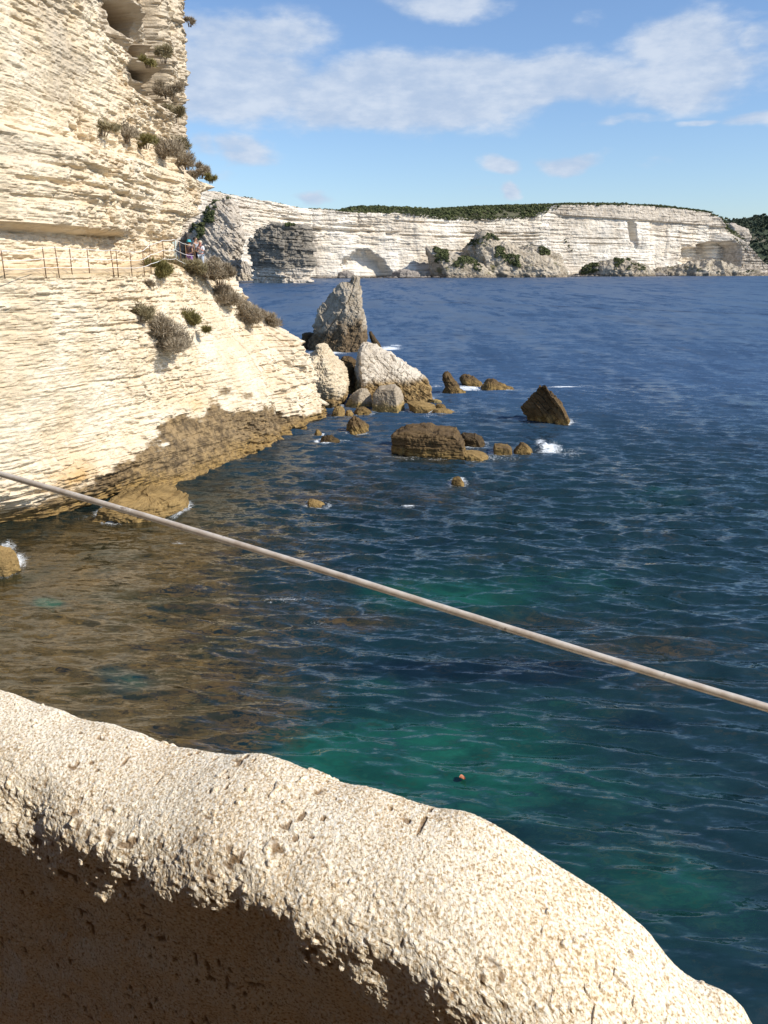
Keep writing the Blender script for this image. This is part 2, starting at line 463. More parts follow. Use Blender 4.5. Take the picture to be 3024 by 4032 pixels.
    och = np.exp(-(((Z - tide - 0.25) / 0.7) ** 2)) * sstep(0.0, 0.45, fbm(Y * 0.45, Z * 0.5, 3, 4, 83) + 0.2) * (1 - sstep(38, 42, Y))
    och = np.maximum(och, 0.85 * sstep(0.75, 0.1, Z + 0.5 * nn))
    grey = sstep(0.05, 0.5, fbm(Y * 0.25, Z * 0.35, 7, 4, 85)) * sstep(10.5, 13, Z) * 0.65
    grey = np.maximum(grey, 0.75 * sstep(50.5, 53, Y) * sstep(16.5, 18, Z) * (0.5 + 0.5 * nn))
    grey = np.maximum(grey, 0.8 * sstep(43, 46, Y) * (1 - sstep(51.5, 53, Y)) * sstep(17, 19, Z))  # chimney recess darkened: weathered tone plus some painted shade
    grey = np.maximum(grey, 0.5 * np.exp(-(((Y - 30) / 3) ** 2 + ((Z - 14.2) / .6) ** 2)))
    tan_ = ledge * 0.9
    return ys, zs, X, V, dict(gold=(sstep(1.0, 0.2, Z + 0.8 * nn) * .8).ravel(), cave=cave.ravel(), wet=wet.ravel(), ochre=och.ravel(), grey=grey.ravel(), dirt=tan_.ravel()), (len(zs), len(ys)), Z

def cliff_material():
    m, nt, b = new_mat("layered_limestone")
    g = NT(nt)
    pos = g.pos()
    n1 = g.noise(pos, 0.45, 6, 0.62)
    n2 = g.noise(pos, 4.0, 6, 0.65)
    nst = g.noise(g.scale(pos, (0.7, 0.7, 10.0)), 1.0, 6, 0.68)
    nv = g.noise(g.scale(pos, (2.6, 2.6, 0.25)), 1.0, 5, 0.62)
    c = g.mixc(g.mapr(n1, 0.36, 0.64), (0.665, 0.54, 0.375), (0.765, 0.665, 0.51))
    c = g.mixc(g.math('MULTIPLY', g.mapr(nst, 0.46, 0.66), 0.5), c, (0.56, 0.44, 0.29))
    c = g.mixc(g.math('MULTIPLY', g.mapr(nv, 0.52, 0.72), 0.35), c, (0.60, 0.48, 0.31))
    c = g.mixc(g.math('MULTIPLY', g.mapr(nv, 0.47, 0.32), 0.3), c, (0.84, 0.77, 0.63))
    c = g.mixc(g.attr('grey'), c, (0.47, 0.40, 0.31))
    c = g.mixc(g.math('MULTIPLY', g.attr('ochre'), 0.85), c, (0.52, 0.30, 0.075))
    n5 = g.noise(pos, 1.3, 5, 0.7)
    brown = g.mixc(g.mapr(g.math('ADD', g.math('MULTIPLY', n2, 0.5), g.math('MULTIPLY', n5, 0.5)), 0.38, 0.62), (0.060, 0.038, 0.018), (0.30, 0.205, 0.10))
    c = g.mixc(g.math('MULTIPLY', g.mapr(g.math('ADD', g.attr('wet'), g.math('ADD', g.math('MULTIPLY', g.math('SUBTRACT', n2, 0.5), 1.1), g.math('MULTIPLY', g.math('SUBTRACT', nst, 0.5), 1.6))), 0.15, 0.80), 0.95), c, brown)
    c = g.mixc(g.math('MULTIPLY', g.attr('gold'), g.mapr(n2, 0.3, 0.65)), c, (0.33, 0.21, 0.07))
    c = g.mixc(g.math('MULTIPLY', g.attr('cave'), g.mapr(nst, 0.25, 0.6, 0.95, 0.6)), c, (0.20, 0.135, 0.075))  # hollows and crevice: part weathered brown, part shade put into the colour
    c = g.mixc(g.attr('dirt'), c, (0.55, 0.40, 0.22))
    c = g.mixc(g.math('MULTIPLY', g.math('SUBTRACT', n2, 0.45), 0.5, clamp=True), c, (0.30, 0.21, 0.11))
    g.l(c, b.inputs['Base Color'])
    b.inputs['Roughness'].default_value = 0.92
    b.inputs['Specular IOR Level'].default_value = 0.15
    nb = g.math('ADD', g.noise(pos, 7, 7, 0.7), g.math('MULTIPLY', nst, 0.9))
    g.l(g.bump(nb, 0.7, 0.10), b.inputs['Normal'])
    return m

c_ys, c_zs, c_X, c_V, c_attr, (c_nr, c_nc), c_Z = build_cliff()
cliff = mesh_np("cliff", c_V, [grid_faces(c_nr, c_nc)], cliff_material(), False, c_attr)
tag(cliff, "tall cream layered limestone cliff on the left with a path carved across it", "cliff", kind='structure')

def cliff_x(y, z):
    i = np.clip(np.searchsorted(c_zs, z) - 1, 0, len(c_zs) - 2)
    j = np.clip(np.searchsorted(c_ys, y) - 1, 0, len(c_ys) - 2)
    fz = (z - c_zs[i]) / (c_zs[i + 1] - c_zs[i]); fy = (y - c_ys[j]) / (c_ys[j + 1] - c_ys[j])
    return ((c_X[i, j] * (1 - fy) + c_X[i, j + 1] * fy) * (1 - fz) + (c_X[i + 1, j] * (1 - fy) + c_X[i + 1, j + 1] * fy) * fz)

def hit_cliff(u, v):
    a, b, c = ray(u, v)
    for y in np.arange(24, 60, 0.05):
        t = y / b
        x, z = a * t, H + c * t
        if z < -1.4: break
        if x <= cliff_x(y, z):
            return np.array([x, y, z])
    return None

# path dirt strip on the ledge
def build_path():
    ys = np.arange(24, 46.3, 0.15)
    e_out = np.interp(ys, [22, 27, 29, 30.7, 33, 36, 40, 46, 52], [-19, -16, -14.6, -13.1, -12.1, -11.3, -10.9, -10.4, -9.7]) - 0.12
    e_in = e_out - 1.5
    ws = np.linspace(0, 1, 8)
    Y = np.repeat(ys[:, None], 8, 1)
    X = e_out[:, None] * (1 - ws) + e_in[:, None] * ws
    Z = 9.74 + zpath(Y) + 0.04 * fbm(X * 2, Y * 2, 0, 3, 5) + 0.15 * sstep(0, 0.25, ws) + 0.03 * ws
    return mesh_np("path", np.stack([X, Y, Z], -1).reshape(-1, 3), [grid_faces(len(ys), 8)],
                   plain_mat("path_dirt", (0.52, 0.40, 0.25), 0.95, 0.2, 3.0), False)
tag(build_path(), "narrow beige dirt path along the ledge of the cliff", "path", kind='structure')

# ------------------------------------------------------------------ generic sea rock (loft of rings)
def rock_arrays(rows, y0, thick, seed, nth=130, nz=70, plan=None, rough=0.06, st=None, under=1.2, tpow=0.6, lean=0.0, pw=2.6, topround=0.12, yaw=0.0, jag=0.0, bw=0.22, corners_xy=None):
    """rows: (v,uL,uR) image silhouette rows from top to bottom; y0: depth of the middle of the rock"""
    rr = []
    for (v, ul, ur) in rows:
        pl, pr = at_y(ul, v, y0), at_y(ur, v, y0)
        rr.append((pl[2], pl[0], pr[0]))
    rr.sort()
    zb = np.array([r[0] for r in rr]); L = np.array([r[1] for r in rr]); R = np.array([r[2] for r in rr])
    zmin = zb[0] - under
    ztop = zb[-1]
    tt = np.linspace(0, 1, nz)
    zs = zmin + (ztop - zmin) * (1 - (1 - tt) ** 1.25)
    l = np.interp(zs, zb, L); r = np.interp(zs, zb, R)
    wmax = (R - L).max()
    half = np.maximum((r - l) / 2, 0.01)
    dep = thick / 2 * np.clip(half / (wmax / 2), 0.02, 1) ** tpow
    rng = np.random.default_rng(seed)
    th = np.linspace(0, 2 * np.pi, nth, endpoint=False)
    # plan polygon
    K = plan or 6
    corners = np.sort((np.arange(K) + rng.uniform(-.32, .32, K)) / K * 2 * np.pi)
    cp = np.stack([np.cos(corners), np.sin(corners)], -1) * rng.uniform(0.85, 1.1, K)[:, None]
    if corners_xy is not None:
        cp = np.array(corners_xy, float); K = len(cp); bw = 0.12
    rad = np.full(nth, 9.0)
    dirs = np.stack([np.cos(th), np.sin(th)], -1)
    for i in range(K):
        a, b = cp[i], cp[(i + 1) % K]
        n = np.array([b[1] - a[1], -(b[0] - a[0])]); n = n / np.linalg.norm(n)
        dd = abs(n @ a); n = n if n @ a > 0 else -n
        den = dirs @ n
        rad = np.minimum(rad, np.where(den > 1e-3, dd / np.maximum(den, 1e-3), 9.0))
    sup = (np.abs(np.cos(th)) ** pw + np.abs(np.sin(th)) ** pw) ** (-1 / pw)
    rad = (1 - bw) * rad + bw * sup
    px, py = rad * np.cos(th), rad * np.sin(th)
    px = (px - (px.max() + px.min()) / 2) / ((px.max() - px.min()) / 2)
    py = (py - (py.max() + py.min()) / 2) / ((py.max() - py.min()) / 2)
    cx = (l + r) / 2
    X = cx[:, None] + half[:, None] * px[None, :]
    Y = y0 + lean * (zs - zb[0])[:, None] + dep[:, None] * py[None, :] + yaw * (half[:, None] * px[None, :])
    Z = np.repeat(zs[:, None], nth, 1).copy()
    # flatten the cap into the top
    capn = 7
    Xc, Yc, Zc = [X], [Y], [Z]
    for k in range(1, capn + 1):
        f = 1 - k / capn * 0.985
        Xc.append(cx[-1] + (X[-1:] - cx[-1]) * f)
        ym = Y[-1].mean()
        Yc.append(ym + (Y[-1:] - ym) * f)
        Zc.append(Z[-1:] + topround * half[-1] * (1 - f ** 2) * 0.6)
    X, Y, Z = np.concatenate(Xc), np.concatenate(Yc), np.concatenate(Zc)
    # normals
    dth = lambda A: np.roll(A, -1, 1) - np.roll(A, 1, 1)
    dz = lambda A: np.gradient(A, axis=0)
    T1 = np.stack([dth(X), dth(Y), dth(Z)], -1); T2 = np.stack([dz(X), dz(Y), dz(Z)], -1)
    N = np.cross(T1, T2); N /= np.linalg.norm(N, axis=-1, keepdims=True) + 1e-9
    size = max(wmax, ztop) if ztop > 0 else wmax
    rg = lambda f, o: 0.35 - np.abs(fbm(X / size * f + seed, Y / size * f, Z / size * f + o, 3, seed + o))
    d = rough * size * (1.3 * rg(4.5, 1) + 0.95 * rg(11, 2) + 0.6 * rg(24, 3) + 0.4 * rg(48, 4) + 0.9 * fbm(X / size * 3 + seed, Y / size * 3, Z / size * 3, 5, seed) + 0.25 * fbm(X / size * 14 + seed, Y / size * 14, Z / size * 14, 3, seed + 3))
    if st:
        ax, thk, amp = st
        ax = np.array(ax, float); ax /= np.linalg.norm(ax)
        o1 = np.cross(ax, [0.13, 1, 0.2]); o1 /= np.linalg.norm(o1)
        q = X * ax[0] + Y * ax[1] + Z * ax[2]; s = X * o1[0] + Y * o1[1] + Z * o1[2]
        d = d + amp * 1.15 * (strata(s, q, thk, seed + 4, 3.0) - 0.5) + amp * 0.9 * (strata(s + 3, q, thk * 2.7, seed + 6, 3.0) - 0.5)
    X = X + N[..., 0] * d; Y = Y + N[..., 1] * d; Z = Z + N[..., 2] * d
    if jag:
        Z = Z + jag * fbm(X / size * 9, Y / size * 9, seed, 3, seed + 11) * sstep(ztop * 0.5, ztop, Z)
    V = np.stack([X, Y, Z], -1).reshape(-1, 3)
    nr = X.shape[0]
    faces = grid_faces(nr, nth, wrap=True)
    top = np.arange((nr - 1) * nth, nr * nth)[None, :]
    return V, faces, top

Z6 = lambda x, y: (1100 + x * 0.7836, 1050 + y * 0.7836)     # crop of the sea rocks -> photo
def rows6(rows):
    return [(Z6(0, y)[1], Z6(l, 0)[0], Z6(r, 0)[0]) for (y, l, r) in rows]

def sea_rock(name, label, cat, rows, vbase, thick, seed, mat, group=None, conv=True, dy=0.0, **kw):
    if conv: rows = rows6(rows); vbase = Z6(0, vbase)[1]
    um = (rows[-1][1] + rows[-1][2]) / 2
    yf = at_z(um, vbase)[1]
    V, f, top = rock_arrays(rows, yf + thick * 0.42 + dy, thick, seed, **kw)
    o = mesh_np(name, V, [f, top], mat, False)
    return tag(o, label, cat, group)

M_pale = rock_mat("pale_sea_rock", (0.43, 0.365, 0.28), (0.62, 0.55, 0.45), (0.15, 0.095, 0.04), (0.34, 0.23, 0.10), 1.6, 0.9)
M_cream = rock_mat("cream_sea_rock", (0.50, 0.40, 0.27), (0.64, 0.54, 0.39), (0.14, 0.09, 0.04), (0.34, 0.23, 0.10), 0.9, 0.8)
M_fin = rock_mat("weathered_fin_rock", (0.29, 0.24, 0.175), (0.46, 0.395, 0.305), (0.085, 0.06, 0.035), (0.18, 0.125, 0.07), 3.0, 2.0)
M_brown = rock_mat("brown_sea_rock", (0.072, 0.047, 0.024), (0.145, 0.095, 0.044), (0.12, 0.078, 0.03), (0.25, 0.165, 0.06), 0.4, 0.5)
M_dark = rock_mat("dark_sea_rock", (0.052, 0.035, 0.019), (0.105, 0.07, 0.035), (0.045, 0.03, 0.015), (0.09, 0.06, 0.025), 0.4, 0.5)
M_ochre = rock_mat("ochre_sea_rock", (0.15, 0.098, 0.038), (0.30, 0.20, 0.08), (0.11, 0.07, 0.026), (0.27, 0.18, 0.068), 0.15, 0.3)
M_grey = rock_mat("grey_brown_boulder", (0.25, 0.20, 0.14), (0.41, 0.34, 0.25), (0.17, 0.13, 0.055), (0.36, 0.25, 0.10), 0.55, 0.5)

sea_rock("sea_stack", "tall grey-brown fin of rock with a sharp tip beyond the cliff end", "sea rock",
         [(45, 368, 390), (70, 350, 396), (100, 300, 402), (140, 247, 408), (180, 225, 414), (230, 202, 420), (290, 182, 426), (340, 164, 430), (390, 146, 434), (428, 136, 432)],
         430, 4.6, 5, M_fin, nth=220, nz=150, plan=5, rough=0.03, st=((0.75, 0.35, -0.45), 0.55, 0.40), tpow=0.8, corners_xy=[(-1, .2), (.2, -1), (.85, -.8), (1, .3), (0, 1)])
sea_rock("sea_rock", "small dark spike of rock beside the tall fin with foam at its foot", "sea rock",
         [(330, 453, 462), (350, 456, 478), (375, 462, 496), (400, 468, 510)], 405, 1.2, 8, M_dark, nth=60, nz=40, rough=0.05)
sea_rock("sea_rock", "black block of rock half hidden between the cliff end and the tall fin", "sea rock",
         [(338, 118, 168), (370, 112, 172), (415, 108, 175)], 418, 2.6, 9, M_dark, nth=60, nz=40, rough=0.06)
sea_rock("sea_rock", "cream lumpy rock with a blunt peak leaning on the cliff end", "sea rock",
         [(405, 196, 224), (420, 184, 236), (445, 172, 256), (480, 130, 292), (520, 128, 325), (560, 140, 336), (620, 160, 338), (680, 190, 318), (716, 215, 285)],
         720, 3.4, 10, M_cream, nth=160, nz=100, rough=0.05, st=((0.1, 0.2, 1), 0.3, 0.14), dy=0.6)
sea_rock("sea_rock", "shaded brown column of rock squeezed between the cream rock and the big white slab", "sea rock",
         [(458, 318, 362), (480, 302, 384), (540, 300, 388), (640, 305, 392)], 660, 2.4, 12, M_brown, nth=80, nz=60, rough=0.05, dy=2.5, st=((0.3, 0, 1), 0.3, 0.15))
sea_rock("sea_rock", "big tilted white slab of bedded rock sloping down to the right into the sea", "sea rock",
         [(392, 425, 448), (402, 415, 478), (440, 398, 562), (500, 388, 650), (560, 384, 732), (600, 386, 748), (650, 388, 758), (690, 400, 765)],
         690, 6.2, 14, M_pale, nth=240, nz=130, plan=5, rough=0.03, st=((0.62, -0.25, 0.72), 0.27, 0.24), tpow=0.5, corners_xy=[(-1, 1), (-.72, -1), (1, -.35), (.85, .8)])
sea_rock("sea_rock", "squared grey-brown boulder in front of the big white slab", "sea rock",
         [(600, 560, 590), (612, 500, 606), (640, 474, 618), (690, 468, 628), (728, 470, 630)], 732, 2.6, 15, M_grey, nth=130, nz=80, rough=0.03, tpow=0.3, topround=0.03, corners_xy=[(-1, -.5), (.5, -1), (1, .1), (.5, 1), (-.9, .8)])
sea_rock("sea_rock", "brown boulder with a pale peaked top left of the squared boulder", "sea rock",
         [(618, 400, 440), (640, 368, 452), (675, 345, 462), (715, 322, 470)], 718, 2.4, 16, M_grey, nth=110, nz=60, rough=0.045, dy=0.4, corners_xy=[(-1, .1), (-.1, -1), (1, -.3), (.6, 1), (-.5, .9)])
sea_rock("sea_rock", "small ochre boulder at the waterline by the cream rock foot", "sea rock",
         [(706, 285, 315), (725, 272, 328), (752, 266, 330)], 754, 1.3, 17, M_ochre, nth=70, nz=40, plan=5)
sea_rock("sea_rock", "tiny ochre stone lying right of the small ochre boulder", "sea rock",
         [(726, 338, 362), (738, 332, 370), (748, 330, 372)], 749, 0.9, 18, M_ochre, nth=50, nz=30)
sea_rock("sea_rock", "low dark boulder below the brown peaked boulder at the waterline", "sea rock",
         [(712, 390, 440), (725, 380, 456), (742, 376, 464)], 744, 1.3, 19, M_brown, nth=70, nz=40)
sea_rock("sea_rock", "flat pale ledge of rock at the foot of the big white slab", "sea rock",
         [(682, 640, 690), (695, 650, 780), (712, 655, 786), (732, 660, 770)], 734, 1.8, 20, M_ochre, nth=100, nz=40, rough=0.03, under=0.8)
sea_rock("sea_rock", "small brown block on the right end of the pale ledge", "sea rock",
         [(694, 788, 826), (706, 784, 834), (718, 782, 838)], 720, 0.9, 21, M_brown, nth=50, nz=30, plan=5)
sea_rock("sea_rock", "thin ochre slab awash right of the pale ledge", "sea rock",
         [(718, 780, 850), (730, 768, 880), (744, 764, 888)], 745, 1.4, 22, M_ochre, nth=80, nz=30, rough=0.03, under=0.6)
sea_rock("sea_rock", "low pale sliver of rock behind the small brown block", "sea rock",
         [(670, 770, 800), (680, 762, 815)], 682, 0.8, 23, M_grey, nth=50, nz=24, under=0.6)
sea_rock("sea_rock", "ridged brown rock alone in the water below the boulders", "sea rock",
         [(754, 366, 388), (768, 356, 412), (790, 345, 438), (810, 338, 446), (826, 336, 446)], 828, 1.5, 24, M_brown, nth=90, nz=50, st=((0.8, 0, 0.4), 0.22, 0.16), rough=0.05, jag=0.12)
sea_rock("sea_rock", "low jagged black rock awash left of the big square block", "sea rock",
         [(860, 222, 260), (870, 212, 296), (884, 206, 312)], 886, 0.9, 25, M_dark, nth=70, nz=30, rough=0.07, jag=0.12)
sea_rock("sea_rock", "tiny rock tip poking out above the low jagged black rock", "sea rock",
         [(820, 186, 198), (830, 182, 208), (838, 178, 214)], 838, 0.5, 26, M_brown, nth=40, nz=24)
sea_rock("sea_rock", "big brown flat-topped block of bedded rock in the shallow water", "sea rock",
         [(818, 700, 800), (826, 620, 880), (840, 575, 912), (862, 562, 918), (900, 560, 926), (935, 564, 930), (960, 566, 920)],
         960, 3.8, 27, M_brown, nth=240, nz=100, plan=7, rough=0.022, st=((0.05, 0.05, 1), 0.2, 0.17), tpow=0.3, topround=0.01, corners_xy=[(-1, -.35), (.2, -.9), (.92, -1), (1, .6), (.3, 1), (-.85, .9)])
sea_rock("sea_rock", "rounded dark block against the right end of the big flat-topped block", "sea rock",
         [(842, 925, 985), (856, 915, 1020), (880, 914, 1034), (912, 918, 1036), (925, 920, 1036)], 928, 2.2, 28, M_dark, nth=110, nz=60, plan=6, rough=0.03, st=((0.2, 0, 1), 0.22, 0.12), dy=0.8)
sea_rock("sea_rock", "low ochre ledge awash in front of the rounded dark block", "sea rock",
         [(932, 920, 960), (945, 916, 1050), (968, 918, 1070)], 970, 1.5, 29, M_ochre, nth=100, nz=40, rough=0.035, under=0.7)
sea_rock("sea_rock", "small square brown rock between the flat-topped block and the splash", "sea rock",
         [(900, 1080, 1150), (912, 1074, 1168), (946, 1078, 1172)], 949, 1.4, 30, M_brown, nth=80, nz=50, rough=0.03, tpow=0.25, topround=0.02, corners_xy=[(-1, -.7), (.7, -1), (1, .6), (-.7, 1)])
sea_rock("sea_rock", "small pyramid of brown rock beside the white splash", "sea rock",
         [(888, 1216, 1228), (905, 1200, 1250), (925, 1186, 1268), (945, 1178, 1276)], 947, 1.3, 31, M_brown, nth=80, nz=50, plan=5, rough=0.05)
sea_rock("sea_rock", "dark leaning shark-fin rock standing alone in the sea on the right", "sea rock",
         [(600, 1292, 1310), (608, 1290, 1334), (630, 1284, 1356), (660, 1258, 1384), (690, 1226, 1412), (706, 1208, 1426), (730, 1216, 1440), (760, 1238, 1454), (785, 1248, 1456), (792, 1252, 1452)],
         792, 2.6, 32, M_brown, nth=200, nz=110, plan=5, rough=0.025, st=((0.72, 0.1, 0.55), 0.3, 0.26), tpow=0.6, lean=-0.12, jag=0.3, corners_xy=[(-1, .2), (.78, -1), (1, .3), (.1, 1)])
sea_rock("sea_rock", "dark upright spike of rock on a low ledge with foam around it", "sea rock",
         [(544, 830, 856), (560, 826, 872), (580, 828, 890), (604, 834, 906), (625, 826, 930), (638, 822, 955)], 640, 2.0, 33, M_brown, nth=110, nz=70, rough=0.045, st=((0.7, 0, 0.4), 0.25, 0.15), jag=0.2)
sea_rock("sea_rock", "brown hump of rock with foam behind the upright spike", "sea rock",
         [(548, 915, 950), (560, 908, 985), (580, 912, 1010), (600, 930, 1015)], 602, 2.2, 34, M_brown, nth=100, nz=50, rough=0.05, jag=0.15)
sea_rock("sea_rock", "long low brown reef trailing right with white foam along it", "sea rock",
         [(570, 1050, 1080), (585, 1030, 1110), (600, 1018, 1150), (618, 1015, 1190)], 620, 2.4, 35, M_brown, nth=120, nz=50, rough=0.04, jag=0.12)
sea_rock("sea_rock", "small lone brown stump of rock in the middle of the bay", "sea rock",
         [(1057, 890, 905), (1066, 872, 915), (1085, 866, 926), (1103, 868, 928)], 1105, 0.8, 36, M_brown, nth=80, nz=50, plan=5, rough=0.05)
sea_rock("sea_rock", "small ochre rock barely above water in the middle of the bay", "sea rock",
         [(1174, 150, 170), (1186, 145, 210), (1208, 146, 244)], 1210, 0.9, 37, M_ochre, nth=80, nz=40, rough=0.05, under=0.5)
Z3 = lambda rows: [(1000 + y * .7836, l * .7836, r * .7836) for (y, l, r) in rows]
sea_rock("sea_rock", "long ochre ledge of rock at the foot of the near cliff", "sea rock",
         Z3([(1224, 600, 890), (1236, 560, 920), (1262, 540, 932), (1300, 528, 932), (1345, 520, 900)]), 1000 + 1340 * .7836, 3.6, 38, M_ochre, conv=False, nth=180, nz=70,
         tpow=0.2, topround=0.0, corners_xy=[(-1, -.9), (.1, -1), (.95, -.25), (1, .4), (.5, 1), (-1, 1)], rough=0.025, st=((0.1, 0, 1), 0.13, 0.14), under=0.8)
sea_rock("sea_rock", "rounded ochre rock at the left edge of the bay with foam around it", "sea rock",
         [(2172, -60, 40), (2195, -80, 68), (2230, -90, 78), (2265, -90, 70)], 2268, 1.2, 39, M_ochre, conv=False, nth=100, nz=60, rough=0.05, under=0.6)

# ------------------------------------------------------------------ sea stacks by the far coast
M_sable = rock_mat("grey_stack_rock", (0.14, 0.122, 0.097), (0.29, 0.255, 0.205), (0.44, 0.38, 0.305), (0.58, 0.51, 0.42), 9.5, 2.5, 0.25, bump=0.6)
M_lean = rock_mat("pale_leaning_stack", (0.36, 0.31, 0.25), (0.56, 0.49, 0.40), (0.40, 0.33, 0.24), (0.54, 0.46, 0.35), 5.0, 2.0, 0.25, bump=0.6)
R4 = lambda rows: [(700 + y * .7233, 700 + l * .7233, 700 + r * .7233) for (y, l, r) in rows]
sea_rock("sea_stack", "round dark grey stack with overhanging cap and pale foot off the far cliffs", "sea stack",
         R4([(257, 540, 660), (265, 500, 700), (285, 462, 722), (310, 440, 738), (345, 402, 730), (385, 396, 742), (420, 400, 735), (455, 412, 748), (490, 412, 738), (503, 424, 735), (520, 416, 728), (550, 424, 728), (572, 436, 726)]),
         700 + 573 * .7233, 40, 51, M_sable, conv=False, nth=240, nz=160, plan=8, rough=0.03, st=((0.05, 0, 1), 2.2, 2.8), tpow=0.5, under=2, pw=3)
sea_rock("sea_stack", "pale leaning stack with slanting beds seen behind the people", "sea stack",
         [(788, 874, 908), (800, 850, 922), (825, 815, 936), (855, 790, 946), (890, 745, 952), (918, 735, 962), (950, 732, 960), (990, 734, 950), (1040, 738, 940), (1076, 742, 932), (1112, 745, 928)],
         1112, 36, 52, M_lean, conv=False, nth=220, nz=160, plan=6, rough=0.03, st=((0.75, 0.1, 0.62), 2.4, 2.6), under=2)
sea_rock("sea_rock", "small cream rock with a dark cleft at the foot of the pale leaning stack", "sea rock",
         [(1030, 945, 962), (1045, 938, 985), (1070, 934, 994), (1104, 930, 997)], 1106, 9, 53, M_lean, conv=False, nth=100, nz=60, plan=5, rough=0.05, under=1.5, st=((1, 0.1, 0.2), 1.5, 1.2))

# ------------------------------------------------------------------ far cliffs
SKY_U = [700, 848, 989, 1134, 1206, 1329, 1358, 1394, 1481, 1604, 1662, 1785, 1900, 1933, 2095, 2213, 2390, 2575, 2722, 2781, 2833, 2844, 2862, 2900, 2960, 3024, 3080, 3200, 3400]
SKY_V = [730, 749, 771, 800, 816, 826, 834, 834, 836, 838, 843, 858, 858, 857, 850, 806, 806, 812, 829, 834, 862, 880, 908, 955, 1010, 1064, 1078, 1082, 1084]
def far_y(u):
    return np.interp(u, [700, 850, 1230, 1700, 2500, 2900, 3400], [560, 620, 800, 850, 990, 1060, 1100])

def build_far_cliff():
    us = np.arange(700, 3400, 2.2)
    y0 = far_y(us)
    top = np.array([at_y(u, v, y)[2] for u, v, y in zip(us, np.interp(us, SKY_U, SKY_V), y0)])
    top = top + 0.5 * fbm(us * 0.05, 0 * us, 3, 4, 5) + 0.5 * vnoise(us * 0.25, 0 * us, 0, 6)
    x0 = np.array([x_of(u, y, H) for u, y in zip(us, y0)])
    nz = 150
    fr = np.linspace(0, 1, nz)
    Zb = -2 + (top + 2)[None, :] * fr[:, None]
    U = np.repeat(us[None, :], nz, 0)
    s = np.concatenate([[0], np.cumsum(np.hypot(np.diff(x0), np.diff(y0)))])
    S = np.repeat(s[None, :], nz, 0)
    # image row of every point
    Yb = np.repeat(y0[None, :], nz, 0)
    Vp = CY - F * ((Zb - H) * CP + Yb * SP) / (Yb * CP - (Zb - H) * SP)
    tx, ty = np.gradient(x0, s), np.gradient(y0, s)
    nx, ny = ty, -tx
    d = -0.10 * Zb
    tilt = Zb + 0.012 * (S - 300) * sstep(1900, 1200, U)
    lo = fbm(S * 0.012, Zb * 0.01, 0, 4, 15)
    butt = fbm(S * 0.035, Zb * 0.012, 4, 4, 19)
    rough = np.clip(0.8 + 0.8 * fbm(S * 0.01, Zb * 0.02, 8, 3, 18), 0.25, 1.5)
    rough = rough * (1 - 0.6 * np.exp(-((U - 2370) / 110) ** 2))
    d = d + 5 * lo + 3.6 * butt - 1.1 * np.exp(-((vnoise(S * .045, Zb * .02, 2, 48) + .12 * fbm(S * .2, Zb * .12, 0, 3, 49)) / .16) ** 2) * sstep(0, .4, lo + .3) + rough * (2.6 * (strata(S, tilt, 3.4, 21, 8) - .5) + 1.5 * (strata(S + 40, tilt, 1.5, 23, 8) - .5) + 2.6 * (strata(S + 9, tilt, 9, 25, 6) - .5))
    d = d + 0.6 * fbm(S * 0.3, Zb * 0.3, 0, 3, 29)
    # flared foot
    d = d + 9 * sstep(14, 0, Zb) * (0.5 + 0.5 * fbm(S * 0.03, 0 * S, 0, 3, 30))
    def box(u0, u1, v0, v1, su=25, sv=5):
        return sstep(u0 - su, u0 + su, U) * (1 - sstep(u1 - su, u1 + su, U)) * sstep(v0 - sv, v0 + sv, Vp) * (1 - sstep(v1 - sv, v1 + sv, Vp))
    # upper bench standing proud over a dark line
    vline = np.interp(U, [2150, 2213, 2490, 2700, 2850], [830, 844, 866, 880, 893]) + 3 * fbm(U * 0.02, 0 * U, 1, 3, 3)
    bench = sstep(2, -2, Vp - vline) * sstep(2150, 2230, U)
    d = d + 3.6 * bench
    # dark slots
    for (u0, v0, u1, v1, hh, dep) in ((1235, 902, 1560, 921, 8, 7), (1280, 884, 1480, 893, 4, 3), (1830, 916, 2150, 918, 4, 4), (1820, 931, 2160, 929, 4, 4), (1860, 944, 2140, 944, 4, 4),
                                      (1560, 868, 1790, 880, 4, 3.5), (1580, 925, 1850, 938, 4, 3), (2270, 938, 2480, 940, 3, 2.5), (2280, 960, 2470, 962, 3, 2.5), (2520, 905, 2760, 925, 3, 3), (2540, 925, 2760, 943, 3, 3),
                                      (900, 800, 1200, 850, 4, 2.5), (1000, 850, 1230, 868, 5, 3), (1410, 960, 1500, 968, 7, 4)):
        vc = v0 + (v1 - v0) * (U - u0) / (u1 - u0) + 2.5 * fbm(U * 0.015, 0 * U, v0, 3, 35)
        m = sstep(u0 - 30, u0 + 30, U) * (1 - sstep(u1 - 30, u1 + 30, U)) * (0.4 + 0.6 * sstep(-.3, .2, vnoise(U * 0.02, v0, 0, 36)))
        d = d - dep * m * np.exp(-((Vp - vc) / hh) ** 4)
    # arch cave
    q = ((U - 1432 - (Vp - 1030) * 0.2) / 96) ** 2 + np.maximum((1082 - Vp) / 96, -0.2) ** 2 + 0.15 * fbm(U * 0.02, Vp * 0.02, 0, 3, 39)
    d = d - 13 * (1 - sstep(0.55, 1.15, q + 0.25 * fbm(U * 0.05, Vp * 0.06, 3, 4, 38)))
    # crack
    uc = 2490 + (Vp - 910) * 0.18
    d = d - 9 * np.exp(-((U - uc + 8) / 11) ** 4) * sstep(868, 876, Vp) * (1 - sstep(940, 965, Vp)) + 3.0 * sstep(872, 880, Vp) * sstep(uc, uc + 6, U) * (1 - sstep(uc + 10, uc + 90, U)) * (1 - sstep(960, 990, Vp))
